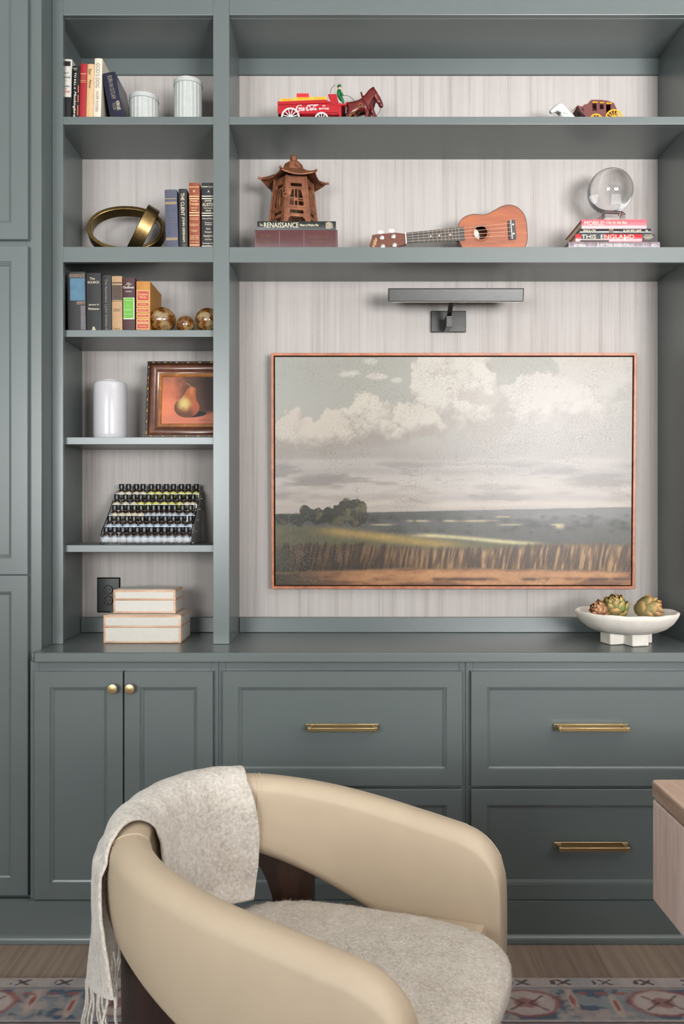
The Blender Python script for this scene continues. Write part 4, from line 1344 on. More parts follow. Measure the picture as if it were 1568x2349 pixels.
for k in range(6):
    def hw(v): return (WB + (WT - WB) * v) / 2
    q = lambda u, v: (u * hw(v) * 2, v * HB)
    outer = [q(-0.5, 0), q(-0.36, 0), q(-0.33, 0.09), q(-0.24, 0.135), q(0.24, 0.135), q(0.33, 0.09), q(0.36, 0), q(0.5, 0), q(0.5, 1), q(-0.5, 1)]
    holes = [[q(-0.27, .20), q(-0.29, .245), q(-0.26, .285), q(-0.2, .275), q(0.2, .275), q(0.26, .285), q(0.29, .245), q(0.27, .20), q(0.2, .205), q(-0.2, .205)],
             [q(-0.25, .775), q(-0.28, .812), q(-0.25, .85), q(0.25, .85), q(0.28, .812), q(0.25, .775)]]
    if k % 2 == 0 or k == 5:
        for ua, ub, va, vb, sl in ((-0.30, -0.12, .375, .47, 0), (-0.075, 0.035, .375, .47, 0), (0.08, 0.30, .375, .47, 0),
                                   (-0.30, -0.12, .535, .71, 0.09), (-0.075, 0.035, .535, .715, 0), (0.08, 0.30, .535, .71, -0.09)):
            holes.append([q(ua, va), q(ub, va), q(ub + (sl if sl < 0 else 0), vb), q(ua + (sl if sl > 0 else 0), vb)])
        holes += [[q(-0.30, .488), q(-0.12, .488), q(-0.12, .512), q(-0.30, .512)], [q(0.08, .488), q(0.30, .488), q(0.30, .512), q(0.08, .512)]]
    else:
        for j in range(4):
            holes.append([q(-0.3 + .16 * j, .40 + .03 * j), q(-0.18 + .16 * j, .40 + .03 * j), q(-0.2 + .16 * j, .66), q(-0.28 + .16 * j, .66)])
    az = A0 + k * PI / 3
    nrm = Vector((math.cos(az), math.sin(az), 0))
    tx = Vector((-math.sin(az), math.cos(az), 0))
    b0 = LC + nrm * (WB * 0.866 - 0.003)
    b1 = LC + nrm * (WT * 0.866 - 0.003) + Vector((0, 0, HB))
    up = (b1 - b0).normalized()
    nn = tx.cross(up)
    M = Matrix(((tx.x, up.x, nn.x, b0.x), (tx.y, up.y, nn.y, b0.y), (tx.z, up.z, nn.z, b0.z), (0, 0, 0, 1)))
    mp = MB().plate(outer, holes, 0.006, M)
    fr = 0.0012
    for u0, u1, v0, v1 in ((-0.40, -0.365, .17, .88), (0.365, 0.40, .17, .88), (-0.40, 0.40, .735, .75), (-0.40, 0.40, .325, .34)):
        a_, b_ = q(u0, v0), q(u1, v1)
        mp.box(a_[0], a_[1], 0.003, b_[0], b_[1], 0.003 + fr, M)
    mp.build('side_panel', RUST, lan, smooth=False)
m = MB()
for k in range(6):
    m.tube([hexpt(WB - 0.002, k, 0.001), hexpt(WT - 0.001, k, HB)], 0.0042, 8)
m.build('corner_post', RUST, lan)
zr = (Z0(387, 2.723) - LC.z)
def roof_ring(R, dz, z, sag):
    out = []
    for k in range(6):
        for j in range(8):
            s = j / 8
            p, q_ = Vector(hexpt(R, k, z)), Vector(hexpt(R, k + 1, z))
            c = p.lerp(q_, s)
            bow = 4 * s * (1 - s)
            ctr = Vector((LC.x, LC.y, c.z))
            c = c + (ctr - c) * 0.05 * bow * sag
            c.z -= dz * bow
            out.append(c)
    return out
m = MB()
m.loft([roof_ring(0.112, 0.010, zr - 0.002, 1.0), roof_ring(0.1125, 0.010, zr + 0.002, 1.0), roof_ring(0.085, 0.004, zr + 0.010, 0.6), roof_ring(0.06, 0.0015, zr + 0.021, 0.3), roof_ring(0.036, 0.0, zr + 0.034, 0.0)], True, (False, True))
m.loft([roof_ring(0.036, 0.0, zr + 0.018, 0), roof_ring(0.06, 0.0015, zr + 0.012, 0.3), roof_ring(0.085, 0.004, zr + 0.003, 0.6), roof_ring(0.112, 0.010, zr - 0.002, 1.0)], True, (True, False))
for k in range(6):
    m.tube([hexpt(0.06, k, zr + 0.019), hexpt(0.09, k, zr + 0.007), hexpt(0.1095, k, zr + 0.0015), hexpt(0.121, k, zr + 0.003)], [0.0025, 0.003, 0.0038, 0.0042], 8)
m.build('roof', RUST, lan, angle=0.6)
m = MB()
m.loft([[hexpt(0.037, k, zr + 0.030) for k in range(6)], [hexpt(0.036, k, zr + 0.043) for k in range(6)], [hexpt(0.030, k, zr + 0.058) for k in range(6)], [hexpt(0.022, k, zr + 0.063) for k in range(6)], [hexpt(0.013, k, zr + 0.0635) for k in range(6)],
        [hexpt(0.0125, k, zr + 0.082) for k in range(6)], [hexpt(0.009, k, zr + 0.087) for k in range(6)], [hexpt(0.004, k, zr + 0.089) for k in range(6)]])
m.build('finial', RUST, lan, angle=0.5, bevel=0.001)
hp = P(677, 378, 2.80)
MB().tube(spline([(hp.x, LC.y - 0.036, hp.z), (X0(690, 2.79), LC.y - 0.046, Z0(386, 2.79)), (X0(706, 2.80), LC.y - 0.03, Z0(396, 2.80) + 0.004)], 6), 0.0016, 8).build('handle', RUST, lan)
m = MB()
lp = P(655, 441, 2.752)
for dz in (0.008, 0.0, -0.012):
    m.sphere((lp.x, lp.y - 0.001, lp.z + dz), 0.0045, 10, 8)
m.tube([(lp.x + 0.008 * math.cos(a), lp.y - 0.004, lp.z - 0.010 + 0.008 * math.sin(a)) for a in np.linspace(0, 2 * PI, 17)[:-1]], 0.0016, 6, True)
m.build('latch', RUST, lan)

# ------------------------------------------------------------------ ukulele
MAHOG = wood('mahogany', (100, 46, 16), (136, 66, 27), (160, 86, 40), (3, 30, 26), 0.32, grain=1.2, coat=0.3, bump=0.05)
MAHOG_DK = wood('dark_mahogany', (66, 30, 14), (84, 40, 19), (102, 51, 26), (3, 30, 30), 0.35, bump=0.05)
EBONY = simple('rosewood_fretboard', (40, 40, 42), 0.4, var=0.2)
PEARL = simple('pearl_white', (226, 220, 206), 0.3)
UD = 2.806
def ux(px, py): return (X0(px, UD), Z0(py, UD))
uk = thing('ukulele', 'small brown ukulele with black fretboard leaning along the middle shelf', 'ukulele', (X0(1100, UD), UD + YC, S2))
top = [(1050.5, 523), (1054, 510), (1062, 500.5), (1072, 495), (1085, 492), (1099, 492.8), (1112, 493), (1123, 489), (1136, 481.5), (1150, 474), (1165, 470.5), (1179, 472.6), (1191, 480), (1200, 491), (1205.5, 506), (1208, 526)]
ax0, ax1 = np.array((930.3, 547.0)), np.array((1208, 526.0))
dv = (ax1 - ax0) / np.linalg.norm(ax1 - ax0)
def mirror(p):
    w = np.array(p) - ax0
    return tuple(ax0 + 2 * dv * (w @ dv) - w)
top_s = spline(top, 6)
outline = top_s + [mirror(p) for p in top_s[-2:0:-1]]
outline_m = [ux(*p) for p in outline]
hole_c = (1102, 534.0)
hole = [ux(hole_c[0] + 15.5 * math.cos(a), hole_c[1] + 15.5 * math.sin(a)) for a in np.linspace(0, 2 * PI, 33)[:-1]]
Mu = at(UD)
MB().plate(outline_m, [hole], 0.003, Mu).build('soundboard', MAHOG, uk, smooth=False)
sd = MB()
n = len(outline_m)
sd.loft([[(x, UD + YC + 0.0015, z) for x, z in outline_m], [(x, UD + YC + 0.055, z) for x, z in outline_m]], True, (False, True))
sd.build('body_shell', MAHOG_DK, uk, angle=0.6)
bindm = MB()
bindm.tube([(x, UD + YC - 0.0008, z) for x, z in outline_m], 0.0013, 6, True)
bindm.build('binding', simple('dark_binding', (46, 22, 12), 0.4), uk)
ros = MB()
for rr in (18.2, 20.5):
    ros.tube([(X0(hole_c[0] + rr * math.cos(a), UD), UD + YC - 0.0014, Z0(hole_c[1] + rr * math.sin(a), UD)) for a in np.linspace(0, 2 * PI, 41)[:-1]], 0.0006, 5, True)
ros.build('rosette', simple('dark_rosette', (70, 34, 18), 0.4), uk)
inl = MB().plate([(X0(1090, UD) + 0.018 * math.cos(a), Z0(536, UD) + 0.026 * math.sin(a)) for a in np.linspace(0, 2 * PI, 30)[:-1]], [], 0.0006, at(UD + 0.03))
lab_o = inl.build('paper_label', PEARL, uk, smooth=False)
MB().text('Hilo', (X0(1098, UD), UD + YC + 0.0292, Z0(539, UD)), (0.35, 0, 0.94), (-0.94, 0, 0.35), h=0.012, w=0.024, shear=0.4).build('lettering', BLACK_INK, lab_o, smooth=False)
# neck, fretboard, headstock
def along(px, off):
    """point on the neck: pixel column px, off pixels above the axis"""
    s = (px - ax0[0]) / dv[0]
    c = ax0 + dv * s
    nrm = np.array((dv[1], -dv[0]))
    return tuple(c + nrm * off)
nk = [along(929, 11.8), along(1064, 15.6), along(1064, -15.6), along(929, -11.8)]
nkm = [ux(*p) for p in nk]
MB().prism(list(reversed(nkm)), UD + YC - 0.0045, UD + YC - 0.0016).build('fretboard', EBONY, uk, smooth=False)
mb = MB()
ring = []
for px, hwid, dep in ((931, 11.5, 0.016), (990, 13.0, 0.018), (1040, 14.5, 0.02), (1056, 15.0, 0.045)):
    c = np.array(along(px, 0))
    q = []
    for a in np.linspace(0, PI, 9):
        p = ux(*along(px, hwid * math.cos(a)))
        q.append((p[0], UD + YC - 0.0015 + dep * math.sin(a), p[1]))
    ring.append(q)
mb.loft(ring)
mb.build('neck', MAHOG_DK, uk, angle=0.8)
fr = MB()
for px in (946, 959, 971, 982, 992, 1001.5, 1011, 1020, 1028.5, 1036.6, 1044, 1051.5):
    w = 12 + (px - 930) / 134 * 3.6
    a_, b_ = ux(*along(px, w)), ux(*along(px, -w))
    fr.tube([(a_[0], UD + YC - 0.0049, a_[1]), (b_[0], UD + YC - 0.0049, b_[1])], 0.0008, 6)
fr.build('fret', metal('pale_brass_fret', (176, 164, 128), 0.3), uk)
dots = MB()
for px, py in ((987, 542.8), (1006.5, 541), (1032, 539.2)):
    dots.plate([(X0(px, UD) + 0.0026 * math.cos(a), Z0(py, UD) + 0.0026 * math.sin(a)) for a in np.linspace(0, 2 * PI, 17)[:-1]], [], 0.0004, at(UD - 0.0048))
dots.build('position_dot', PEARL, uk, smooth=False)
a_, b_ = ux(*along(930, 13)), ux(*along(930, -13))
MB().tube([(a_[0], UD + YC - 0.005, a_[1]), (b_[0], UD + YC - 0.005, b_[1])], 0.0022, 8).build('nut', PEARL, uk)
hs = [(929, 536.5), (918, 535), (908, 534), (897, 534.8), (872, 536.7), (853.5, 539), (851.5, 549), (847.5, 560.5), (849, 566), (853, 570), (880, 571.5), (903, 570), (912, 566.5), (921, 563), (931, 560.5)]
hsm = [ux(*p) for p in hs]
MB().plate(hsm, [], 0.011, at(UD + 0.005)).build('headstock', MAHOG_DK, uk, smooth=False, bevel=0.001)
MB().text('Hilo', (X0(859, UD), UD + YC - 0.0009, Z0(557.5, UD)), (0.25, 0, 0.968), (-0.968, 0, 0.25), h=0.011, w=0.033, shear=0.45).build('lettering', GOLD, uk, smooth=False)
for (bx_, by_), (qx, qy) in (((872.5, 531), (875.5, 545)), ((898, 527.8), (902, 542)), ((884, 577), (877.5, 565)), ((908, 575), (904.5, 562))):
    c = ux(bx_, by_)
    k = MB().sphere((c[0], UD + YC + 0.009, c[1]), 1.0, 16, 10, (0.0105, 0.0045, 0.0072))
    k.build('tuner_button', PEARL, uk)
    q = ux(qx, qy)
    pm = MB().lathe([(0.0072, 0), (0.0072, 0.0016), (0.0045, 0.0026), (0.0028, 0.003), (0.0028, 0.008), (0.0005, 0.0085)], 18, Matrix.Translation((q[0], UD + YC - 0.0006, q[1])) @ Matrix.Rotation(PI / 2, 4, 'X'))
    pm.build('tuning_post', STEEL, uk, angle=0.6)
br = pxs([(1163.5, 508.5), (1168.5, 507), (1179, 505.6), (1182.3, 549.6), (1170.5, 551), (1166.5, 551)], UD)
brd = MB().prism(list(reversed(br)), UD + YC - 0.009, UD + YC - 0.0016).build('bridge', EBONY, uk, smooth=False, bevel=0.001)
sp0, sp1 = ux(1169.2, 507), ux(1173.2, 550)
MB().tube([(sp0[0], UD + YC - 0.0095, sp0[1]), (sp1[0], UD + YC - 0.0095, sp1[1])], 0.0014, 6).build('saddle', PEARL, brd)
m = MB()
for px, py in ((1175, 517), (1176.3, 538)):
    m.plate([(X0(px, UD) + 0.003 * math.cos(a), Z0(py, UD) + 0.003 * math.sin(a)) for a in np.linspace(0, 2 * PI, 17)[:-1]], [], 0.0004, at(UD - 0.0092))
m.build('bridge_dot', PEARL, brd, smooth=False)
for i in range(4):
    o0, o1 = 8.5 - i * 5.6, 14 - i * 9.4
    a_ = ux(*along(930, o0))
    b_ = ux(*along(1171, o1))
    MB().tube([(a_[0], UD + YC - 0.0072, a_[1]), (b_[0], UD + YC - 0.0112, b_[1])], 0.0006, 6).build('string', simple('nylon_string', (196, 168, 150), 0.3), uk)

# ------------------------------------------------------------------ crystal ball on its block
BD = 2.82
bc = P(1399, 439, BD)
RB = 51 * BD / F
cb = thing('crystal_ball', 'clear crystal ball on a square glass stand on top of the book stack', 'crystal ball', (bc.x, bc.y, Z_BALL))
MB().sphere(bc, RB, 96, 48).build('ball', GLASS, cb, angle=None)
zs1 = bc.z - RB - 0.0004
T = Matrix.Translation((bc.x, bc.y, 0)) @ Matrix.Rotation(math.radians(8), 4, 'Z')
hw_ = 0.036
MB().loft([[(sx * (hw_ - d), sy * (hw_ - d), z) for sx, sy in ((-1, -1), (1, -1), (1, 1), (-1, 1))] for d, z in ((0.001, Z_BALL + 0.0008), (0, Z_BALL + 0.002), (0, zs1 - 0.010), (0.008, zs1))], M=T).build('stand', GLASS, cb, smooth=False)

# ------------------------------------------------------------------ picture light
LD = 2.79
pl = thing('picture_light', 'dark bronze bar picture light mounted over the landscape painting', 'picture light', (X0(1028, 2.96), BACK, Z0(737, 2.96)))
zb0, zb1 = Z0(692, LD), Z0(662.5, LD)
xb0, xb1 = X0(890.5, LD), X0(1200, LD)
m = MB()
yl = LD + YC
MT = Matrix.Translation((0, yl, zb0)) @ Matrix.Rotation(math.radians(15.5), 4, 'X') @ Matrix.Translation((0, -yl, -zb0))
m.box(xb0, yl, zb0, xb1, yl + 0.045, zb1, MT)
m.build('shade', BRONZE, pl, smooth=True, angle=0.3, bevel=0.0012)
frame_loft(MB(), xb0 + 0.0005, zb0 + 0.0005, xb1 - 0.0005, zb1 - 0.0005, [(0.0, yl - 0.0002), (0.0, yl - 0.0016), (0.0022, yl - 0.0016), (0.0022, yl - 0.0002)], MT).build('rim', BLACK_METAL, pl, smooth=False)
MB().box(xb0 + 0.012, yl + 0.008, zb0 - 0.0022, xb1 - 0.012, yl + 0.037, zb0 - 0.0004, MT).build('diffuser', simple('frosted_diffuser', (210, 208, 200), 0.5), pl, smooth=False)
xp0, xp1, zp0, zp1 = X0(988.5, 2.96), X0(1067.5, 2.96), Z0(762, 2.96), Z0(713.5, 2.96)
MB().box(xp0, BACK - 0.016, zp0, xp1, BACK - 0.0008, zp1).build('backplate', BRONZE, pl, smooth=True, angle=0.3, bevel=0.0015)
m = MB()
m.box(X0(1023.5, 2.87), 2.87 + YC, Z0(749.5, 2.87), X0(1036.5, 2.87), BACK - 0.0165, Z0(722, 2.87))
q0 = (X0(1023.5, 2.87), X0(1036.5, 2.87))
za = Z0(723, 2.87)
m.loft([[(q0[0] + 0.002, 2.872 + YC, za - 0.004), (q0[1] - 0.002, 2.872 + YC, za - 0.004), (q0[1] - 0.002, 2.887 + YC, za - 0.004), (q0[0] + 0.002, 2.887 + YC, za - 0.004)],
        [(q0[0] + 0.002, 2.812 + YC, zb0 + 0.0025), (q0[1] - 0.002, 2.812 + YC, zb0 + 0.0025), (q0[1] - 0.002, 2.827 + YC, zb0 + 0.0065), (q0[0] + 0.002, 2.827 + YC, zb0 + 0.0065)]])
m.build('arm', BRONZE, pl, smooth=False, bevel=0.0008)
# ------------------------------------------------------------------ toy horse wagon on the top shelf
T_RED = simple('toy_red_enamel', (150, 13, 24), 0.28, var=0.08, nscale=120)
T_YEL = simple('toy_yellow', (214, 156, 36), 0.4)
T_WHITE = simple('toy_white_enamel', (190, 190, 188), 0.35)
T_GREEN = simple('toy_green_enamel', (18, 96, 50), 0.3)
T_BROWN = simple('toy_brown_enamel', (88, 26, 25), 0.25, var=0.1, nscale=150)
T_COACH = simple('toy_chocolate_enamel', (92, 46, 42), 0.35, var=0.06)
T_SKIN = simple('toy_flesh_enamel', (206, 160, 134), 0.4)
T_DARK = simple('toy_dark_underside', (24, 18, 18), 0.6)
WIRE = simple('black_wire', (20, 20, 22), 0.4)
CHAIN = metal('brass_chain', (206, 160, 84), 0.3)

def wheel(m, cx, cz, y, r, nsp, t=0.0045, rim=0.0032):
    m.tube([(cx + (r - rim) * math.cos(a), y, cz + (r - rim) * math.sin(a)) for a in np.linspace(0, 2 * PI, 37)[:-1]], rim, 6, True)
    for i in range(nsp):
        a = 2 * PI * (i + 0.5) / nsp
        m.tube([(cx, y, cz), (cx + (r - rim) * math.cos(a), y, cz + (r - rim) * math.sin(a))], 0.0016, 6)
    m.cyl((cx, y - t, cz), (cx, y + t, cz), 0.0048, 12)

def horse(name, parent, mat, D, nodes, edges):
    """nodes: (px, py, dy, radius px)"""
    s = D / F
    vs = [(X0(a, D + dy), D + YC + dy, Z0(b, D + dy) if b < 284 else S1 + 0.0012 + r * s) for a, b, dy, r in nodes]
    return skin(name, vs, edges, [n[3] * s for n in nodes], mat, parent)

TD = 2.772
def tx(px, py, dy=0.0): return (X0(px, TD + dy), TD + YC + dy, Z0(py, TD + dy))
ZS1 = S1 + 0.0008
wag = thing('toy_wagon', 'red toy delivery wagon with brown horses and green driver on the top shelf', 'toy', (X0(710, TD), TD + YC + 0.04, S1))
W = 0.078                                   # width of the wagon
yn = TD + YC + 0.006
def panel(pts, y0, y1, m=None):
    m = m or MB()
    m.prism(list(reversed(pxs(pts, TD))) if True else pts, y0, y1)
    return m
side_pts = [(636.5, 235), (640, 235.5), (747, 231.5), (776, 234), (776, 255.5), (748, 256), (739, 257.5), (693, 259), (640, 259.5), (636, 254)]
m = panel(side_pts, yn, yn + 0.004)
panel(side_pts, yn + W - 0.004, yn + W, m)
m.box(X0(638, TD), yn + 0.004, Z0(259, TD), X0(775, TD), yn + W - 0.004, Z0(254, TD))
m.box(X0(637, TD), yn + 0.004, Z0(259, TD), X0(640, TD), yn + W - 0.004, Z0(236, TD))
rail_pts = [(636, 232), (747, 227.5), (753, 231), (776, 232.5), (776, 234.5), (747, 235.5), (640, 239), (636.5, 238)]
panel(rail_pts, yn - 0.004, yn + 0.003, m)
panel(rail_pts, yn + W - 0.003, yn + W + 0.004, m)
m.build('wagon_body', T_RED, wag, angle=0.5, bevel=0.0006)
seat = [(751.5, 214.5), (771.5, 214), (773, 222), (776, 235), (792, 236.5), (795, 231), (797.5, 233), (793, 240), (776, 241), (753, 237), (757, 231), (757.5, 227), (755, 223.5)]
m = panel(seat, yn - 0.002, yn + 0.005)
panel(seat, yn + W - 0.005, yn + W + 0.002, m)
m.box(X0(772, TD), yn + 0.005, Z0(238.5, TD), X0(792, TD), yn + W - 0.005, Z0(236, TD))
m.box(X0(769, TD), yn + 0.005, Z0(238.5, TD), X0(773, TD), yn + W - 0.005, Z0(215, TD))
m.build('seat', T_RED, wag, angle=0.5, bevel=0.0006)
m = panel([(774, 236), (782, 240), (783, 268), (776, 262), (774, 256)], yn - 0.001, yn + W + 0.001)
m.box(X0(690, TD), yn + 0.02, Z0(272, TD), X0(775, TD), yn + W - 0.02, Z0(259.5, TD))
m.build('front_board', T_RED, wag, smooth=False)
for cxp, czp, r, nsp in ((665.7, 269.7, 21.7, 12), (737, 273.5, 16.6, 10)):
    for yy in (yn - 0.0065, yn + W + 0.0065):
        w = MB()
        rr = r * TD / F
        wheel(w, X0(cxp, TD), ZS1 + rr + 0.0003, yy, rr, nsp)
        w.build('wheel', T_WHITE, wag, angle=0.8)
ax_ = MB()
for cxp, r in ((665.7, 21.7), (737, 16.6)):
    ax_.cyl((X0(cxp, TD), yn - 0.002, ZS1 + r * TD / F), (X0(cxp, TD), yn + W + 0.002, ZS1 + r * TD / F), 0.003, 10)
ax_.box(X0(668, TD), yn + 0.03, Z0(270, TD), X0(800, TD), yn + 0.038, Z0(266, TD))
ax_.build('axle', T_DARK, wag)
# script lettering on the side, drawn with strokes of changing width
def strokes(m, lines, y, w0=0.5):
    for ln in lines:
        pts = spline([p[:2] for p in ln], 6)
        ws = spline([(p[2],) for p in ln], 6)
        L, R = [], []
        for i, p in enumerate(pts):
            a = np.array(pts[max(i - 1, 0)])
            b = np.array(pts[min(i + 1, len(pts) - 1)])
            t = (b - a) / (np.linalg.norm(b - a) + 1e-9)
            nrm = np.array((-t[1], t[0])) * max(0.15, ws[i][0]) * w0
            L.append(tuple(np.array(p) + nrm))
            R.append(tuple(np.array(p) - nrm))
        vs = [(X0(a, TD), y, Z0(b, TD)) for q in zip(L, R) for a, b in q]
        m.add(vs, [(2 * i, 2 * i + 1, 2 * i + 3, 2 * i + 2) for i in range(len(pts) - 1)])
def zc(x, y): return (640 + x / 11.2, 180 + y / 11.2)
def S(*pts): return [zc(x, y) + (w,) for x, y, w in pts]
ls = [S((548, 672, 1.2), (500, 668, 1.0), (452, 720, 2.4), (440, 790, 2.6), (480, 822, 2.0), (560, 800, 1.4), (672, 798, 1.6), (600, 806, 1.2)),
      S((556, 690, 1.2), (566, 668, 1.2), (548, 660, 1.0)),
      S((520, 724, 1.6), (500, 750, 1.6), (510, 775, 1.3), (532, 752, 1.6), (520, 722, 1.2)),
      S((590, 726, 1.2), (562, 738, 1.6), (560, 770, 1.6), (592, 768, 1.0)),
      S((640, 728, 1.3), (608, 744, 1.5), (612, 774, 1.3), (640, 740, 1.3), (644, 726, 1.2), (640, 768, 1.5), (662, 764, 0.9)),
      S((672, 738, 1.6), (690, 736, 1.6)),
      S((796, 690, 1.0), (790, 720, 1.2), (748, 664, 1.5), (712, 730, 2.4), (712, 790, 2.6), (742, 800, 1.8), (780, 760, 1.2)),
      S((770, 700, 1.2), (800, 660, 1.6), (880, 664, 1.8), (1008, 652, 0.8), (940, 676, 1.4), (900, 690, 1.0)),
      S((826, 735, 1.5), (800, 765, 1.6), (812, 800, 1.3), (838, 770, 1.5), (826, 733, 1.2)),
      S((892, 690, 1.2), (868, 750, 1.8), (866, 788, 1.5), (884, 782, 0.9)),
      S((944, 740, 1.3), (908, 756, 1.5), (914, 790, 1.3), (944, 754, 1.3), (948, 738, 1.2), (946, 782, 1.5), (968, 776, 0.9))]
m = MB()
strokes(m, ls, yn - 0.0006)
yt = yn - 0.0006
for s_, cx_, cy_, ww, hh in (('IN', 1148, 680, 66, 34), ('BOTTLES', 1150, 755, 250, 44)):
    a_, b_ = zc(cx_, cy_)
    m.text(s_, (X0(a_, TD), yt, Z0(b_, TD)), (1, 0, 0.02), (0, 0, 1), h=hh / 11.2 * TD / F, w=ww / 11.2 * TD / F, weight=0.02)
m.build('lettering', simple('toy_white_lettering', (232, 220, 218), 0.5), wag, smooth=False)
# driver
def tdn(px, py, dy): return tx(px, py, 0.006 + W / 2 + dy)
dn = [(779, 230, 0, 5.4), (776.5, 220, 0, 5.6), (775.5, 211, 0, 4.6), (776.5, 203.5, 0, 4.6), (783, 214.5, -0.012, 2.8), (787, 220, -0.012, 2.2),
      (783, 214.5, 0.012, 2.8), (787, 220, 0.012, 2.2), (784, 228, -0.008, 4.2), (788, 237, -0.008, 3.0), (784, 228, 0.008, 4.2), (788, 237, 0.008, 3.0)]
drv = skin('driver_figure', [tdn(a, b, d) for a, b, d, r in dn], [(0, 1), (1, 2), (2, 3), (2, 4), (4, 5), (2, 6), (6, 7), (0, 8), (8, 9), (0, 10), (10, 11)], [r * TD / F for a, b, d, r in dn], T_GREEN, wag)
m = MB()
hp_ = tdn(777, 202.5, 0)
m.sphere((hp_[0] + 0.0028, hp_[1], hp_[2] - 0.001), 1, 14, 10, (0.0055, 0.0054, 0.0066))
m.sphere((hp_[0] + 0.0083, hp_[1], hp_[2] - 0.0015), 0.0011, 8, 6)
m.build('face', T_SKIN, drv)
m = MB().lathe([(0.0076, 0), (0.0076, 0.0012), (0.0064, 0.0018), (0.006, 0.0062), (0.004, 0.008), (0.0005, 0.0085)], 18, Matrix.Translation((hp_[0] + 0.001, hp_[1], hp_[2] + 0.004)) @ Matrix.Rotation(0.3, 4, 'Y'))
m.build('hat', T_GREEN, drv, angle=0.6)
# horses, one beside the other
hn = [(806, 243, 0, 14.0), (824, 244, 0, 13.0), (838, 241, 0, 13.5), (846, 225, 0, 11.5), (853, 211, 0, 9.0), (860, 218, 0, 8.0), (867, 230, 0, 6.2), (871, 240, 0, 5.4),
      (856.5, 199.5, -0.004, 1.8), (856.5, 199.5, 0.004, 1.8),
      (842, 258, -0.010, 5.0), (839, 272, -0.010, 3.4), (839, 287, -0.010, 3.4), (852, 254, 0.010, 5.0), (857, 262, 0.010, 3.4), (853, 274, 0.010, 3.2),
      (803, 258, -0.010, 6.0), (799, 272, -0.010, 3.4), (803, 287, -0.010, 3.4), (812, 258, 0.010, 6.0), (815, 274, 0.010, 3.4), (812, 287, 0.010, 3.4),
      (794, 238, 0, 4.0), (791, 249, 0, 3.2)]
he = [(0, 1), (1, 2), (2, 3), (3, 4), (4, 5), (5, 6), (6, 7), (4, 8), (4, 9), (2, 10), (10, 11), (11, 12), (2, 13), (13, 14), (14, 15), (0, 16), (16, 17), (17, 18), (0, 19), (19, 20), (20, 21), (0, 22), (22, 23)]
for k, (ox, oy, dy) in enumerate(((0, 0, 0.020), (5.0, 8.0, 0.066))):
    hh = horse('horse', wag, T_BROWN, TD, [(a + ox, b + oy + (0 if b < 280 else 0), dy + d, r) for a, b, d, r in hn], he)
    m = MB()
    col_ = [tx(828 + ox, 213 + oy, dy - 0.006), tx(832 + ox, 226 + oy, dy - 0.018), tx(840 + ox, 238 + oy, dy - 0.0205), tx(847 + ox, 250 + oy, dy - 0.014)]
    m.tube(spline(col_, 5), 0.0028, 8)
    m.build('harness', T_BROWN, hh)
    m = MB()
    rc = tx(826 + ox, 241.5 + oy, dy - 0.021)
    m.tube([(rc[0] + 0.0056 * math.cos(a), rc[1], rc[2] + 0.0056 * math.sin(a)) for a in np.linspace(0, 2 * PI, 21)[:-1]], 0.0012, 6, True)
    m.sphere(tx(828 + ox, 212 + oy, dy - 0.006), 0.0024, 10, 8)
    a_, b_ = np.array(tx(824 + ox, 246 + oy, dy - 0.021)), np.array(tx(798 + ox, 270 + oy, dy - 0.019))
    for i in range(13):
        c = a_ + (b_ - a_) * (i + 0.5) / 13
        d = (b_ - a_) / np.linalg.norm(b_ - a_)
        e = np.cross(d, (0, 1, 0)) if i % 2 else np.array((0, 1.0, 0))
        m.tube([tuple(c + d * 0.0027 * math.cos(q) + e * 0.0016 * math.sin(q)) for q in np.linspace(0, 2 * PI, 11)[:-1]], 0.0006, 5, True)
    m.build('chain', CHAIN, hh)
m = MB()
m.tube(spline([tdn(787, 219, -0.012), tx(798, 220, 0.035), tx(807, 226, 0.028), tx(813.5, 233, 0.024)], 8), 0.0007, 6)
m.tube(spline([tx(872, 246, 0.014), tx(870, 256, 0.010), tx(864, 265, 0.008), tx(857, 272, 0.008)], 8), 0.0007, 6)
m.build('rein', WIRE, wag)
MB().tube(spline([tx(758, 214, 0.03), tx(758.5, 208, 0.03), tx(762, 200, 0.03), tx(768, 195, 0.03)], 8), 0.0008, 6).build('whip', WIRE, wag)
# crates standing in the wagon
def crate(label, pts, y0, y1, mat, txt=None):
    DC = y0 - YC
    x0, x1, za, zb_ = X0(pts[0], DC), X0(pts[1], DC), (Z0(pts[3], TD) if pts[3] > 230 else pts[3] and Z_CRATE + 0.0006), Z0(pts[2], DC)
    t = thing('toy_crate', label, 'toy crate', ((x0 + x1) / 2, y0, za), 'toy crates in the red wagon')
    MB().box(x0, y0, za, x1, y1, zb_).build('box', mat, t, smooth=False, bevel=0.0008)
    if txt:
        MB().text(txt, ((x0 + x1) / 2 + 0.002, y0 - 0.0004, zb_ - 0.0045), (1, 0, 0.03), (0, 0, 1), h=0.005, w=(x1 - x0) * 0.66, shear=0.3).build('lettering', simple('crate_red_lettering', (176, 60, 30), 0.6), t, smooth=False)
crate('long yellow toy crate at the rear end of the red wagon', (642, 673.5, 225.5, 253.5), yn + 0.008, yn + 0.068, T_YEL, 'Coke')
crate('yellow toy crate in the middle of the red wagon, under the red one', (675.5, 712, 222.8, 253.5), yn + 0.008, yn + 0.068, T_YEL, 'Coca-Cola')
crate('yellow toy crate nearest the seat of the red wagon', (712.8, 749, 222, 253.5), yn + 0.008, yn + 0.068, T_YEL, 'Coca')
Z_CRATE = Z0(222.4, yn + 0.008 - YC)
crate('bright red toy crate on top of the yellow crates', (680, 708, 214, 222.4), yn + 0.024, yn + 0.06, simple('toy_scarlet', (192, 28, 36), 0.4))

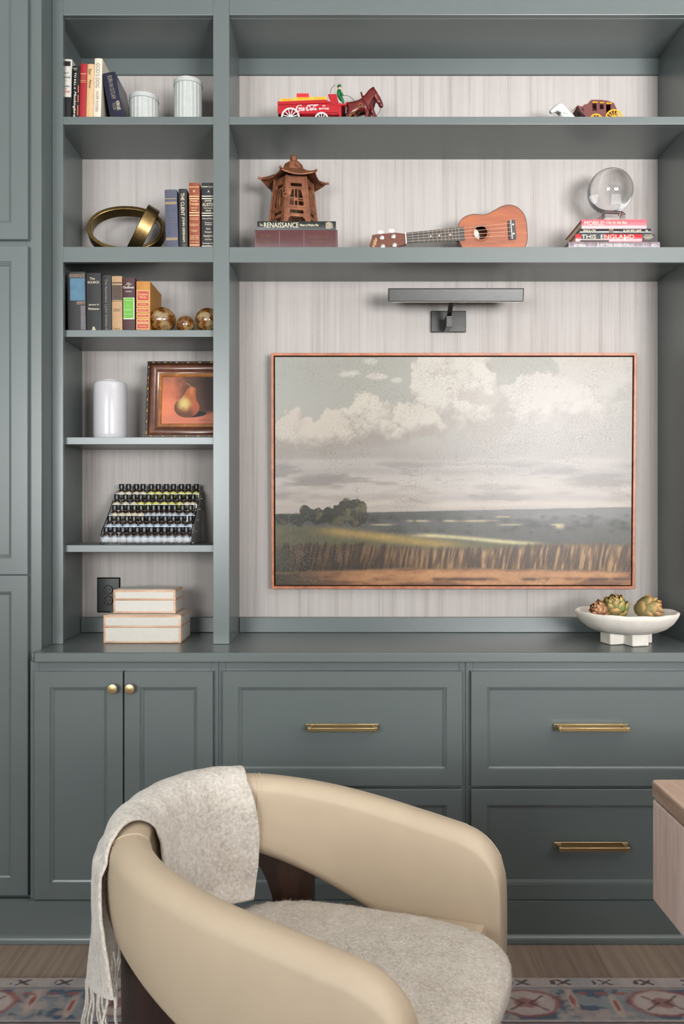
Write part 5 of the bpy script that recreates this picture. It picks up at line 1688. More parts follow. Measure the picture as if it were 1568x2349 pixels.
# ------------------------------------------------------------------ toy stagecoach at the right
CD = 2.778
def cxy(px, py, dy=0.0): return (X0(px, CD + dy), CD + YC + dy, Z0(py, CD + dy))
co = thing('toy_stagecoach', 'brown toy stagecoach with yellow wheels and white horses on the top shelf', 'toy', (X0(1350, CD), CD + YC + 0.03, S1))
yc0 = CD + YC + 0.006
CW = 0.056
body = [(1358.6, 226.5), (1379, 227), (1395, 229), (1408.4, 234), (1416, 249.5), (1418, 272), (1343, 272), (1342, 261), (1330, 252), (1336, 246), (1339.5, 238), (1348, 236.3), (1355, 227.8)]
wins = [[(1359.3, 236), (1368.8, 236), (1369.4, 252.5), (1359.6, 252.5)], [(1376, 237.5), (1384.8, 238), (1385, 248.8), (1376, 248.8)], [(1390.8, 238), (1401, 238.3), (1401.4, 256), (1391, 256)]]
m = MB()
for yy in (yc0 + 0.002, yc0 + CW - 0.002):
    m.plate(pxs(body, CD), [pxs(w, CD) for w in wins], 0.004, Matrix.Translation((0, yy, 0)) @ FRONT)
bp = pxs(body, CD)
for i in list(range(0, 4)) + [10, 11]:
    a_, b_ = bp[i], bp[(i + 1) % len(bp)]
    m.add([(a_[0], yc0, a_[1]), (b_[0], yc0, b_[1]), (b_[0], yc0 + CW, b_[1]), (a_[0], yc0 + CW, a_[1])], [(0, 3, 2, 1)])
m.box(X0(1343, CD), yc0 + 0.004, Z0(272, CD), X0(1418, CD), yc0 + CW - 0.004, Z0(268, CD))
m.build('coach_body', T_COACH, co, smooth=False)
box_ = [(1311.4, 254), (1324.8, 240.5), (1338, 242), (1342, 261), (1338, 262), (1327, 243.5)]
m = MB().prism(list(reversed(pxs([(1324.8, 240.5), (1338, 242), (1343, 262), (1340, 262)], CD))), yc0, yc0 + CW)
m.loft([[cxy(1311.4, 254, 0.006 + d * CW) for d in (0, 1)] + [cxy(1312.4, 255.4, 0.006 + d * CW) for d in (1, 0)], [cxy(1324.8, 240.5, 0.006 + d * CW) for d in (0, 1)] + [cxy(1326.2, 242, 0.006 + d * CW) for d in (1, 0)]])
m.build('driver_box', T_COACH, co, smooth=False)
m = MB()
for x0_, y0_, x1_, y1_ in ((1358, 231.5, 1371, 235.2), (1375.2, 232.8, 1386.2, 236.2), (1389.8, 233.8, 1404.6, 237.4)):
    p = [cxy(x0_ + 1.2, y0_), cxy(x1_, y0_), cxy(x1_ - 1.2, y1_), cxy(x0_, y1_)]
    q = [(a, yc0 - 0.0008 if i < 2 else yc0 - 0.0035, c) for i, (a, b, c) in enumerate(p)]
    m.loft([q, [(a, b - 0.0012, c - 0.0004) for a, b, c in q]])
m.build('window_awning', T_YEL, co, smooth=False)
for cxp, r, nsp in ((1366.3, 15.8, 10), (1407.7, 20.8, 14)):
    for yy in (yc0 - 0.006, yc0 + CW + 0.006):
        w = MB()
        rr = r * CD / F
        wheel(w, X0(cxp, CD), ZS1 + rr + 0.0003, yy, rr, nsp, 0.004, 0.0026)
        w.build('wheel', T_YEL, co, angle=0.8)
m = MB()
for cxp, r in ((1366.3, 13.6), (1407.7, 19.2)):
    m.cyl((X0(cxp, CD), yc0 - 0.002, ZS1 + r * CD / F), (X0(cxp, CD), yc0 + CW + 0.002, ZS1 + r * CD / F), 0.0028, 10)
m.box(X0(1300, CD), yc0 + 0.025, Z0(271, CD), X0(1345, CD), yc0 + 0.031, Z0(268, CD))
m.sphere(cxy(1329, 260, 0.03), 0.0085, 12, 8)
m.build('axle', T_DARK, co)
wn = [(1318, 266, 0, 11.0), (1307, 267, 0, 10.0), (1296, 264, 0, 10.5), (1290, 252, 0, 9.5), (1283, 243.5, 0, 7.5), (1274, 249, 0, 6.6), (1266, 255.5, 0, 5.0), (1262, 258.5, 0, 4.2),
      (1284, 236.5, -0.004, 1.4), (1284, 236.5, 0.004, 1.4), (1292, 276, -0.008, 4.0), (1290, 287.5, -0.008, 2.8), (1282, 272, 0.008, 3.8), (1276, 281, 0.008, 2.6),
      (1320, 276, -0.008, 4.6), (1323, 287.5, -0.008, 2.8), (1315, 277, 0.008, 4.6), (1312, 287.5, 0.008, 2.8)]
we = [(0, 1), (1, 2), (2, 3), (3, 4), (4, 5), (5, 6), (6, 7), (4, 8), (4, 9), (2, 10), (10, 11), (2, 12), (12, 13), (0, 14), (14, 15), (0, 16), (16, 17)]
for k, (ox, oy, dy) in enumerate(((0, 0, 0.014), (-2.5, 0.6, 0.052))):
    hh = horse('horse', co, T_WHITE, CD, [(a + ox, b + oy * (b < 280), dy + d, r) for a, b, d, r in wn], we)
    m = MB()
    m.tube(spline([cxy(1277 + ox, 252, dy - 0.007), cxy(1281 + ox, 259, dy - 0.008), cxy(1290 + ox, 256, dy - 0.0115), cxy(1297 + ox, 252, dy - 0.011)], 5), 0.0008, 6)
    m.tube(spline([cxy(1289 + ox, 256.5, dy - 0.0115), cxy(1295 + ox, 260.5, dy - 0.0145), cxy(1301 + ox, 260, dy - 0.0145), cxy(1303 + ox, 253, dy - 0.010)], 5), 0.0006, 6)
    m.sphere(cxy(1281.5 + ox, 239.5, dy - 0.0055), 0.0012, 8, 6)
    m.build('harness', WIRE, hh)

# ------------------------------------------------------------------ landscape painting
def paint_landscape(nu=720, nv=452):
    u, v = np.meshgrid(np.linspace(0, 1, nu), np.linspace(0, 1, nv))
    A = 1.56
    n = fbm(u * 9 * A, v * 9, 5, 11)
    n2 = fbm(u * 26 * A, v * 26, 4, 23)
    n3 = fbm(u * 5 * A, v * 26, 5, 31)                   # streaks along
    n4 = 0.5 * fbm(u * 60 * A + v * 8, v * 9, 4, 41) + 0.5 * fbm(u * 150 * A + v * 30, v * 14, 3, 43)                   # strokes upright
    img = np.zeros((nv, nu, 3)) + np.array(lin((164, 163, 155)))
    img = blend(img, (172, 172, 164), smooth(0.2, 0.0, u) * 0.5)
    img = blend(img, (164, 158, 152), smooth(0.16, 0.46, v + 0.08 * (n - 0.5)))
    img = blend(img, (146, 138, 133), smooth(0.36, 0.5, v) * smooth(0.75, 0.2, u) * 0.8)
    img = blend(img, (174, 164, 156), smooth(0.50, 0.64, v))
    # dim shapes of distant cloud banks, streaked
    st = smooth(0.42, 0.5, v) * (1 - smooth(0.64, 0.67, v))
    img = blend(img, (182, 175, 168), st * smooth(0.5, 0.62, n3))
    img = blend(img, (136, 128, 125), st * smooth(0.52, 0.36, n3) * 0.75)
    for vc, wd, c, a in ((0.455, 0.012, (182, 176, 170), 0.5), (0.50, 0.02, (150, 144, 142), 0.5), (0.585, 0.014, (184, 176, 168), 0.6), (0.615, 0.012, (158, 148, 144), 0.5), (0.645, 0.014, (192, 181, 170), 0.8)):
        img = blend(img, c, np.exp(-((v - vc + 0.02 * (n - 0.5)) / wd) ** 2) * a * (0.5 + n3))
    # heaped clouds: each a set of puffs (u, v, r)
    n6 = fbm(u * 70 * A, v * 70, 3, 57)
    def cloud(img, puffs, lit, shade, flat_v, soft=0.02, a=1.0):
        g = np.random.default_rng(int(puffs[0][0] * 1000))
        f = np.full_like(u, -9.0)
        lt = np.zeros_like(u)
        best = np.full_like(u, -9.0)
        allp = []
        for (pu, pv, r) in puffs:
            allp.append((pu, pv, r, 0.0))
            for _ in range(6):
                t, q = g.random() * 2 * PI, r * (0.25 + 0.65 * g.random())
                allp.append((pu + q * math.cos(t) / A, pv + q * math.sin(t) * 0.9, r * (0.34 + 0.30 * g.random()), 1.0))
        for (pu, pv, r, sm) in allp:
            i0, i1 = np.searchsorted(u[0], [pu - 1.7 * r / A, pu + 1.7 * r / A])
            j0, j1 = np.searchsorted(v[:, 0], [pv - 1.7 * r, pv + 1.7 * r])
            if i1 <= i0 or j1 <= j0:
                continue
            sl = (slice(j0, j1), slice(i0, i1))
            dx, dy = (u[sl] - pu) * A / r, (v[sl] - pv) / r
            rr_ = np.sqrt(dx * dx + dy * dy)
            d = 1 - rr_
            f[sl] = np.maximum(f[sl], d * (0.8 if sm else 1.0))
            key = d + 0.35 * sm
            li = np.clip(0.62 - 0.22 * dx - 0.42 * dy, 0, 1)
            upd = (key > best[sl]) & (d > -0.1)
            lt[sl] = np.where(upd, li * (0.75 if not sm else 1.0), lt[sl])
            best[sl] = np.maximum(best[sl], key)
        f = f + 0.42 * (n - 0.5) + 0.55 * (n2 - 0.5) + 0.4 * (n6 - 0.5)
        m_ = smooth(-0.02, 0.16, f) * (1 - smooth(flat_v - 0.05, flat_v + 0.05, v + 0.12 * (n - 0.5)))
        vmin = min(p[1] - p[2] for p in puffs)
        high = 1 - smooth(vmin + 0.35 * (flat_v - vmin), flat_v, v)
        big = np.zeros_like(u)
        for (pu, pv, r) in puffs:
            big = np.maximum(big, np.clip(1.1 - np.sqrt(((u - pu) * A / r + 0.15) ** 2 + ((v - pv) / r + 0.45) ** 2) / 1.2, 0, 1))
        lightf = np.clip((0.55 * lt + 0.75 * big) * (0.25 + 0.8 * high) + 0.6 * (n2 - 0.5) + 0.6 * (n - 0.5) + 0.3 * (n6 - 0.5) - 0.05, 0, 1)
        out = blend(img, shade, m_ * a * 0.9)
        return blend(out, lit, m_ * smooth(0.15, 0.95, lightf) * a * 0.9)
    img = cloud(img, [(0.86, 0.16, .16), (0.95, 0.10, .13), (0.78, 0.20, .13), (0.9, 0.28, .14)], (192, 187, 180), (167, 162, 156), 0.34, a=0.8)
    img = cloud(img, [(0.68, 0.20, .12), (0.74, 0.15, .10), (0.80, 0.20, .12), (0.86, 0.25, .10), (0.64, 0.27, .12), (0.74, 0.27, .14)], (199, 194, 187), (172, 165, 160), 0.36, a=0.85)
    img = cloud(img, [(0.46, 0.05, .10), (0.42, 0.14, .08), (0.52, 0.06, .11), (0.50, 0.17, .12), (0.545, 0.13, .10), (0.56, 0.24, .13), (0.60, 0.27, .11), (0.45, 0.22, .08)], (203, 197, 188), (163, 155, 147), 0.38)
    img = cloud(img, [(0.575, 0.09, .062), (0.595, 0.13, .066), (0.565, 0.15, .06), (0.60, 0.17, .05)], (205, 199, 191), (176, 169, 161), 0.24)
    img = cloud(img, [(0.36, 0.27, .07), (0.40, 0.28, .075), (0.43, 0.30, .06), (0.38, 0.32, .06), (0.46, 0.32, .04)], (199, 192, 181), (158, 149, 140), 0.36)
    img = cloud(img, [(0.25, 0.22, .066), (0.285, 0.24, .07), (0.23, 0.26, .06), (0.28, 0.30, .08), (0.31, 0.34, .07), (0.34, 0.37, .05), (0.25, 0.33, .07)], (203, 196, 183), (151, 142, 135), 0.40)
    img = cloud(img, [(0.05, 0.31, .08), (0.03, 0.36, .09), (0.10, 0.36, .07), (0.16, 0.29, .06), (0.18, 0.31, .06), (0.14, 0.36, .08), (0.20, 0.36, .05)], (198, 189, 177), (154, 146, 138), 0.43)
    for pu, pv, r in ((0.20, 0.075, .03), (0.22, 0.07, .025), (0.275, 0.083, .03), (0.30, 0.085, .024), (0.34, 0.10, .02), (0.27, 0.018, .03)):
        d = 1 - np.sqrt(((u - pu) * A * 0.6) ** 2 + ((v - pv) * 1.6) ** 2) / r + 0.9 * (n2 - 0.5)
        img = blend(img, (200, 195, 186), smooth(0.0, 0.6, d) * 0.7)
    # far country
    hz = 0.688 - 0.030 * u + 0.004 * (n2 - 0.5)
    land = smooth(hz - 0.003, hz + 0.003, v)
    img = blend(img, (98, 98, 98), land)
    fr = smooth(0.45, 0.58, n3 + 0.3 * (n2 - 0.5))
    img = blend(img, (66, 68, 62), land * smooth(0.74, 0.70, v) * fr * 0.8)
    img = blend(img, (74, 76, 66), land * smooth(0.70, 0.76, v) * 0.75 * (0.6 + 0.6 * (n2 - 0.5)))
    img = blend(img, (128, 128, 128), land * smooth(0.35, 0.85, u) * smooth(0.74, 0.69, v) * 0.7)
    for uc, vc, w_, h_ in ((0.40, 0.718, 0.03, .004), (0.50, 0.718, 0.03, .004), (0.57, 0.718, 0.05, .004), (0.30, 0.735, 0.03, .003), (0.66, 0.735, 0.03, .003), (0.80, 0.742, 0.012, .010), (0.79, 0.735, 0.02, .004), (0.64, 0.70, .02, .003)):
        img = blend(img, (206, 192, 150), np.exp(-((u - uc) / w_) ** 4 - ((v - vc) / h_) ** 2) * 0.75 * land)
    for k in range(60):
        r_ = np.random.default_rng(100 + k).random(4)
        uc, vc = 0.22 + 0.78 * r_[0], 0.70 + 0.075 * r_[1]
        vc -= 0.03 * (uc - 0.3) * 0.4
        img = blend(img, (54, 56, 48), np.exp(-((u - uc) / (0.006 + 0.012 * r_[2])) ** 2 - ((v - vc) / (0.006 + 0.006 * r_[3])) ** 2) * 0.7 * land)
    # near slope and sunlit stubble
    sl = 0.735 + 0.075 * smooth(0.0, 0.6, u) + 0.012 * smooth(0.5, 1.0, u)
    slope = smooth(sl - 0.004, sl + 0.006, v + 0.006 * (n2 - 0.5))
    img = blend(img, (104, 102, 74), slope)
    img = blend(img, (92, 94, 76), slope * smooth(0.45, 0.9, u))
    gold = np.exp(-((v - sl - 0.018) / 0.018) ** 2) * smooth(0.08, 0.2, u) * (1 - smooth(0.4, 0.58, u))
    img = blend(img, (192, 160, 92), gold * (0.8 + 0.5 * (n3 - 0.5)))
    pale = np.exp(-((v - 0.782 - 0.035 * smooth(0.4, 0.75, u)) / 0.008) ** 2) * smooth(0.36, 0.44, u) * (1 - smooth(0.66, 0.78, u))
    img = blend(img, (208, 198, 150), pale * 0.9)
    img = blend(img, (126, 120, 92), slope * smooth(0.07, 0.0, u) * 0.6)
    # the wood on the left
    tr = np.full_like(u, -9.0)
    for pu, pv, r in ((0.20, 0.675, .055), (0.225, 0.665, .05), (0.18, 0.69, .05), (0.15, 0.69, .045), (0.12, 0.70, .045), (0.09, 0.69, .04), (0.085, 0.67, .025), (0.06, 0.715, .035), (0.02, 0.71, .03), (0.23, 0.70, .05)):
        tr = np.maximum(tr, 1 - np.sqrt(((u - pu) * A) ** 2 + ((v - pv) * 1.1) ** 2) / r)
    tr = tr + 0.9 * (n2 - 0.5)
    t_ = smooth(0.0, 0.12, tr) * (1 - smooth(sl + 0.0, sl + 0.014, v))
    img = blend(img, (52, 52, 40), t_)
    img = blend(img, (98, 92, 66), t_ * smooth(0.52, 0.68, n2) * 0.8)
    # tall grass, upright strokes
    gt = 0.83 - 0.01 * np.sin(u * 9) + 0.05 * (n4 - 0.5)
    gb = 0.945 - 0.05 * u * (1 - u) * 4 * 0.4 + 0.02 * (n - 0.5)
    g_ = smooth(gt - 0.012, gt + 0.014, v) * (1 - smooth(gb - 0.01, gb + 0.012, v))
    img = blend(img, (112, 86, 62), g_)
    img = blend(img, (52, 44, 36), g_ * smooth(0.5, 0.1, u) * smooth(0.62, 0.4, n4))
    img = blend(img, (70, 56, 44), g_ * smooth(0.52, 0.38, n4) * 0.8)
    img = blend(img, (182, 146, 106), g_ * smooth(0.5, 0.66, n4) * smooth(0.1, 0.6, u) * 0.9)
    img = blend(img, (60, 52, 42), g_ * smooth(0.42, 0.28, u) * smooth(0.88, 0.93, v) * 0.7)
    img = blend(img, (88, 88, 74), smooth(0.8, 0.86, v) * smooth(0.10, 0.0, u + 0.1 * (n - 0.5)) * 0.8)
    # bare ground along the bottom
    p_ = smooth(gb - 0.004, gb + 0.012, v)
    img = blend(img, (182, 130, 92), p_)
    img = blend(img, (204, 152, 108), p_ * smooth(0.5, 0.66, n3) * 0.8)
    img = blend(img, (112, 78, 60), p_ * smooth(0.48, 0.34, n3) * 0.8)
    img = blend(img, (86, 76, 62), p_ * smooth(0.22, 0.05, u + 0.15 * (n - 0.5)))
    img = blend(img, (92, 68, 54), p_ * np.exp(-((v - 0.975) / 0.008) ** 2) * smooth(0.6, 0.4, n))
    lm = smooth(0.68, 0.70, v)[..., None]
    tex = (0.72 + 0.56 * (0.5 * n2 + 0.5 * n6))[..., None]
    img = img * (1 - lm) + img * tex * (0.62 + 0.38 * smooth(0.05, 0.6, u))[..., None] * lm
    return img

pt = thing('landscape_painting', 'large crackled landscape painting of clouds over fields in a thin copper frame', 'painting', (X0(1040, 2.93), BACK - 0.03, Z0(1351, 2.935)))
Dlo, Dhi = 2.934, 2.915
zl_, zh_ = Z0(1351, Dlo), Z0(809.5, Dhi)
xl_, xr_ = X0(621.5, (Dlo + Dhi) / 2), X0(1458, (Dlo + Dhi) / 2)
Hh, Ww = math.hypot(zh_ - zl_, Dlo - Dhi), xr_ - xl_
M = Matrix.Translation((xl_, Dlo + YC, zl_)) @ Matrix.Rotation(math.atan2(Dlo - Dhi, zh_ - zl_), 4, 'X')
frame_loft(MB(), 0, 0, Ww, Hh, [(0.0095, 0.034), (0.0, 0.034), (0.0, 0.001), (0.0008, 0.0), (0.0088, 0.0), (0.0095, 0.001), (0.0095, 0.026)], M).build('frame', COPPER_WOOD, pt, angle=0.4)
MB().box(0.003, 0.0255, 0.003, Ww - 0.003, 0.033, Hh - 0.003, M).build('backing', simple('dark_backing', (24, 20, 18), 0.8), pt, smooth=False)
c0 = 0.0138
cv = MB()
picture(cv, c0, c0, Ww - c0, Hh - c0, 0.004, paint_landscape() * np.array((0.62, 0.615, 0.60)), M)
cv.build('canvas', painted('crackled_landscape_paint', 0.31, 95.0, 300.0), pt, smooth=False)
sid = frame_loft(MB(), 0, 0, Ww, Hh, [(c0, 0.0041), (c0, 0.0255)], M)
sid.build('canvas_edge', simple('raw_canvas_edge', (120, 110, 98), 0.8), pt, smooth=False)

# ------------------------------------------------------------------ footed bowl with artichokes
PLASTER = simple('white_plaster', (212, 206, 196), 0.8, var=0.07, nscale=26, bump=0.35)
bx_, by_ = X0(1436.5, 2.72), 2.725 + YC
zb_ = CT + 0.0008
bw = thing('footed_bowl', 'rough white plaster bowl on chunky feet holding artichokes at the right', 'bowl', (bx_, by_, CT))
T = Matrix.Translation((bx_, by_, zb_))
rr = np.random.default_rng(3)
RBW = 0.163
m = MB()
m.lathe([(0.001, 0.036), (0.07, 0.035), (0.10, 0.041), (0.126, 0.053), (0.146, 0.070), (0.158, 0.088), (RBW, 0.100), (RBW - 0.002, 0.104), (RBW - 0.007, 0.105), (0.148, 0.098), (0.13, 0.084), (0.10, 0.070), (0.05, 0.060), (0.001, 0.058)], 80, T)
m.v = [(x + 0.0009 * math.sin(31 * z + 9 * x), y, z + 0.0012 * math.sin(11 * math.atan2(y - by_, x - bx_)) * ((x - bx_) ** 2 + (y - by_) ** 2) / RBW ** 2) for x, y, z in m.v]
m.build('bowl', PLASTER, bw, angle=0.9)
wa, la = 0.030, 0.078
cross = [(wa, -la), (wa, -wa), (la, -wa), (la, wa), (wa, wa), (wa, la), (-wa, la), (-wa, wa), (-la, wa), (-la, -wa), (-wa, -wa), (-wa, -la)]
TM = T @ Matrix.Rotation(math.radians(16), 4, 'Z')
MB().loft([[(x, y, 0.0) for x, y in cross], [(x * 1.0, y * 1.0, 0.037) for x, y in cross]], M=TM).build('foot', PLASTER, bw, smooth=True, angle=0.4, bevel=0.004, seg=3)

ART = NT('artichoke_bracts')
atn = ART.n('ShaderNodeVertexColor', layer_name='paint')
ART.set(Base_Color=atn.outputs['Color'], Roughness=0.5, Specular_IOR_Level=0.35)
ART.bump(ART.noise(ART.co(), 160.0, 2), 0.2, 0.001)
ART = ART.mat
def artichoke(label, c, axis, R, L, seed, purple, nb_=46):
    """overlapping bracts set in a spiral round an axis; c = centre of the globe"""
    g = np.random.default_rng(seed)
    axis = Vector(axis).normalized()
    e1 = axis.cross(Vector((0.2, 0.3, 1))).normalized()
    e2 = axis.cross(e1)
    t = thing('artichoke', label, 'artichoke', (c[0], c[1], zb_ + 0.066), 'artichokes in the plaster bowl')
    m = MB()
    cols = []
    c = Vector(c)
    core0 = len(m.v)
    for i in range(nb_):
        f = i / (nb_ - 1)                      # 0 outermost at the stalk end, 1 at the tip
        a = i * 2.39996 + g.normal() * 0.08
        lat0 = -0.75 + 1.75 * f ** 0.85        # latitude (radians) where the bract starts
        ln = (1.0 - 0.30 * f)
        wid = (0.62 - 0.26 * f)
        flare = (1 - f) * 0.26 + 0.05 + g.normal() * 0.04
        tip = np.array(lin((196, 150, 92))) * (0.8 + 0.3 * g.random())
        green = np.array(lin((118, 124, 70))) * (0.75 + 0.45 * g.random())
        prp = np.array(lin((150, 98, 84))) * (0.75 + 0.4 * g.random())
        mixp = np.clip(purple * 0.9 + 0.55 * purple * f + g.normal() * 0.12, 0, 1)
        basec = green * (1 - mixp) + prp * mixp
        nu, nv = 7, 8
        vs = []
        for side in (0, 1):
            for jv in range(nv):
                v = jv / (nv - 1)
                half = wid * (max(0.0, math.sin(PI * (0.16 + 0.80 * v))) ** 0.55)
                for ju in range(nu):
                    s = ju / (nu - 1) * 2 - 1
                    lat = lat0 + ln * v * 0.95
                    lon = a + s * half / max(0.35, math.cos(min(lat, 1.25)))
                    rad = R * (1.0 + flare * v ** 1.6 - 0.05 * s * s + 0.10 * v * (1 - abs(s)) - 0.035 * side * 1.4)
                    if f > 0.8:
                        rad *= 0.94
                    cl, sl_ = math.cos(lat), math.sin(lat)
                    d = (math.cos(lon) * e1 + math.sin(lon) * e2) * cl * 1.0 + axis * sl_ * (L / R)
                    vs.append(c + d * rad)
                    cols.append(basec * (0.75 + 0.3 * v) * (1 - smooth(0.78, 1.0, np.array(v))) + tip * smooth(0.72, 1.0, np.array(v)))
        fs = []
        for side in (0, 1):
            o = side * nu * nv
            for jv in range(nv - 1):
                for ju in range(nu - 1):
                    q = (o + jv * nu + ju, o + jv * nu + ju + 1, o + (jv + 1) * nu + ju + 1, o + (jv + 1) * nu + ju)
                    fs.append(q if side == 0 else tuple(reversed(q)))
        m.add(vs, fs)
    m.col = cols
    # keep everything above the inside of the bowl
    m.v = [(x, y, max(z, zb_ + 0.064 + 0.35 * ((x - bx_) ** 2 + (y - by_) ** 2) / RBW)) for x, y, z in m.v]
    m.build('bracts', ART, t, angle=None)
    k = MB().sphere(c, R * 0.86, 20, 14)
    k.v = [(x, y, max(z, zb_ + 0.066)) for x, y, z in k.v]
    k.build('heart', simple('artichoke_heart', (92, 84, 52), 0.7), t, angle=None)
    return t
artichoke('small purplish artichoke at the left of the bowl', (X0(1380, 2.72), by_ + 0.012, zb_ + 0.104), (-0.75, -0.62, 0.3), 0.027, 0.032, 1, 0.75, 20)
artichoke('green artichoke in the middle of the bowl', (X0(1416, 2.73), by_ + 0.022, zb_ + 0.108), (-0.35, -0.5, 0.8), 0.037, 0.042, 2, 0.05, 24)
artichoke('large green and pink artichoke at the right of the bowl', (X0(1486, 2.71), by_ + 0.006, zb_ + 0.106), (0.82, -0.5, 0.25), 0.037, 0.046, 5, 0.42, 26)
# ------------------------------------------------------------------ rug
def paint_rug(x, t):
    n = fbm(x * 9 + 40, t * 9 + 40, 5, 51)
    n2 = fbm(x * 60 + 40, t * 30 + 40, 4, 61)
    img = np.zeros(x.shape + (3,)) + np.array(lin((164, 150, 144)))
    img = blend(img, (140, 138, 142), smooth(0.45, 0.65, n) * 0.8)
    # outer guard stripe with dark hooked motifs
    ph = np.mod(x + 0.02, 0.115) - 0.0575
    tt = t - 0.022
    mot = (np.abs(np.abs(ph) * 0.75 - np.abs(tt)) < 0.0045) & (np.abs(ph) < 0.024) & (np.abs(tt) < 0.015)
    mot |= (np.abs(ph + 0.03) < 0.006) & (np.abs(tt) < 0.010) & (n2 > 0.5)
    img = blend(img, (62, 40, 46), mot * (n2 > 0.36) * (t < 0.05) * 0.85)
    img = blend(img, (120, 108, 108), (np.abs(t - 0.050) < 0.003) * 0.8)
    # main border: slate blue ground, medallions and rust buds
    bd_ = smooth(0.052, 0.058, t) * (1 - smooth(0.188, 0.194, t))
    img = blend(img, (126, 130, 134), bd_)
    img = blend(img, (66, 84, 106), bd_ * smooth(0.53, 0.62, fbm(x * 14 + 9, t * 18 + 3, 4, 71)) * 0.9)
    img = blend(img, (166, 144, 136), bd_ * smooth(0.55, 0.65, fbm(x * 18 + 1, t * 24 + 7, 4, 81)) * 0.7)
    px_ = np.mod(x + 0.05, 0.36) - 0.18
    tc = t - 0.118
    ov = np.sqrt((px_ / 0.085) ** 2 + (tc / 0.058) ** 2) + 0.25 * (n2 - 0.5)
    img = blend(img, (174, 154, 146), bd_ * smooth(1.0, 0.85, ov))
    img = blend(img, (148, 68, 60), bd_ * np.exp(-((ov - 0.98) / 0.10) ** 2) * 0.75)
    img = blend(img, (138, 74, 72), bd_ * smooth(0.45, 0.3, ov) * 0.8)
    img = blend(img, (88, 60, 60), bd_ * (np.abs(np.abs(px_) - np.abs(tc) * 1.2 - 0.01) < 0.006) * (ov < 0.8) * 0.7)
    bud = np.sqrt(((np.abs(px_) - 0.125) / 0.006) ** 2 + ((tc + px_ * 0.1) / 0.026) ** 2)
    img = blend(img, (186, 154, 132), bd_ * smooth(2.6, 1.8, bud) * 0.6)
    img = blend(img, (150, 58, 50), bd_ * smooth(1.1, 0.8, bud) * 0.9)
    dash = (np.abs(tc + 0.043) < 0.007) & (np.sin(x * 110) > -0.2)
    img = blend(img, (154, 76, 70), bd_ * dash * (ov > 1.0) * (n2 > 0.42) * 0.8)
    # inner guard line, then the faded field
    img = blend(img, (64, 34, 48), (np.abs(t - 0.203) < 0.0035) * 0.85)
    fl = smooth(0.208, 0.212, t)
    img = blend(img, (140, 122, 122), fl)
    s = np.sin(x * 52) * np.sin(t * 52)
    img = blend(img, (84, 42, 58), fl * (np.abs(s) > 0.72) * (n2 > 0.42) * 0.7)
    img = blend(img, (84, 104, 124), fl * smooth(0.5, 0.62, fbm(x * 6 + 21, t * 6 + 4, 4, 91)) * 0.85)
    img = blend(img, (156, 84, 72), fl * smooth(0.56, 0.66, fbm(x * 11 + 3, t * 11 + 44, 4, 95)) * 0.75)
    img = img * (0.86 + 0.28 * n2[..., None])
    img = img * 0.72 + 0.28 * img.mean(-1, keepdims=True)
    return img
RX0, RX1, RY1, RT = -1.55, 2.0, 2.34 + YC, 0.011
ts = np.concatenate([np.linspace(0, 0.30, 90), np.linspace(0.31, 2.3, 110)])
xs_ = np.linspace(RX0, RX1, 760)
gx, gt = np.meshgrid(xs_, ts)
m = MB()
gz = RT + 0.0012 * (fbm(gx * 90 + 7, gt * 90 + 7, 2, 5) - 0.5)
m.v = list(zip(gx.ravel().tolist(), (RY1 - gt).ravel().tolist(), gz.ravel().tolist()))
nu, nv = len(xs_), len(ts)
m.f = [((j + 1) * nu + i, (j + 1) * nu + i + 1, j * nu + i + 1, j * nu + i) for j in range(nv - 1) for i in range(nu - 1)]
m.col = paint_rug(gx, gt).reshape(-1, 3)
rug = thing('rug', 'faded blue and rust patterned area rug under the armchair', 'rug', (0.2, RY1 - 1.1, 0))
RUGM = painted('rug_pile', 0.95, 0, 500.0)
m.build('pile', RUGM, rug, angle=None)
MB().box(RX0, RY1 - 2.3, 0.0005, RX1, RY1 - 0.0006, RT - 0.0014).build('backing', simple('rug_edge_binding', (150, 136, 128), 0.95), rug, smooth=False)

# ------------------------------------------------------------------ barrel armchair
TH = 0.4023
FW = np.array((math.cos(TH), -math.sin(TH)))
LT = np.array((math.sin(TH), math.cos(TH)))
C0 = np.array((0.2293, 1.5286 + YC))
CH = dict(w=0.3042, L=0.2589, a=0.4122, e=0.8516, zb=0.7161, zf=0.606, k=0.8612, bb=0.5685, bf=0.2641, kb=0.9507)
def chair_path():
    s = np.linspace(0, 1, 121)
    th = np.linspace(-PI / 2, PI / 2, 241)
    near = np.stack([-CH['L'] * s, -CH['w'] + 0 * s], -1)
    c, sn = np.cos(th), np.sin(th)
    arc = np.stack([-CH['L'] - CH['a'] * np.abs(c) ** CH['e'], CH['w'] * np.sign(sn) * np.abs(sn) ** CH['e']], -1)
    far = np.stack([-CH['L'] * s[::-1], CH['w'] + 0 * s], -1)
    p = np.concatenate([near, arc[1:-1], far])
    d = np.concatenate([[0], np.cumsum(np.linalg.norm(np.diff(p, axis=0), axis=1))])
    return p, d
_p, _d = chair_path()
LEN = _d[-1]
NS = 221
SS = np.linspace(0, LEN, NS)
PU = np.stack([np.interp(SS, _d, _p[:, 0]), np.interp(SS, _d, _p[:, 1])], -1)
for _ in range(6):
    q = PU.copy()
    q[1:-1] = (PU[:-2] + 2 * PU[1:-1] + PU[2:]) / 4
    PU = q
TG = np.gradient(PU, axis=0)
TG /= np.linalg.norm(TG, axis=1)[:, None]
NR = np.stack([-TG[:, 1], TG[:, 0]], -1)
if NR[0] @ np.array((0, -1)) < 0:
    NR = -NR
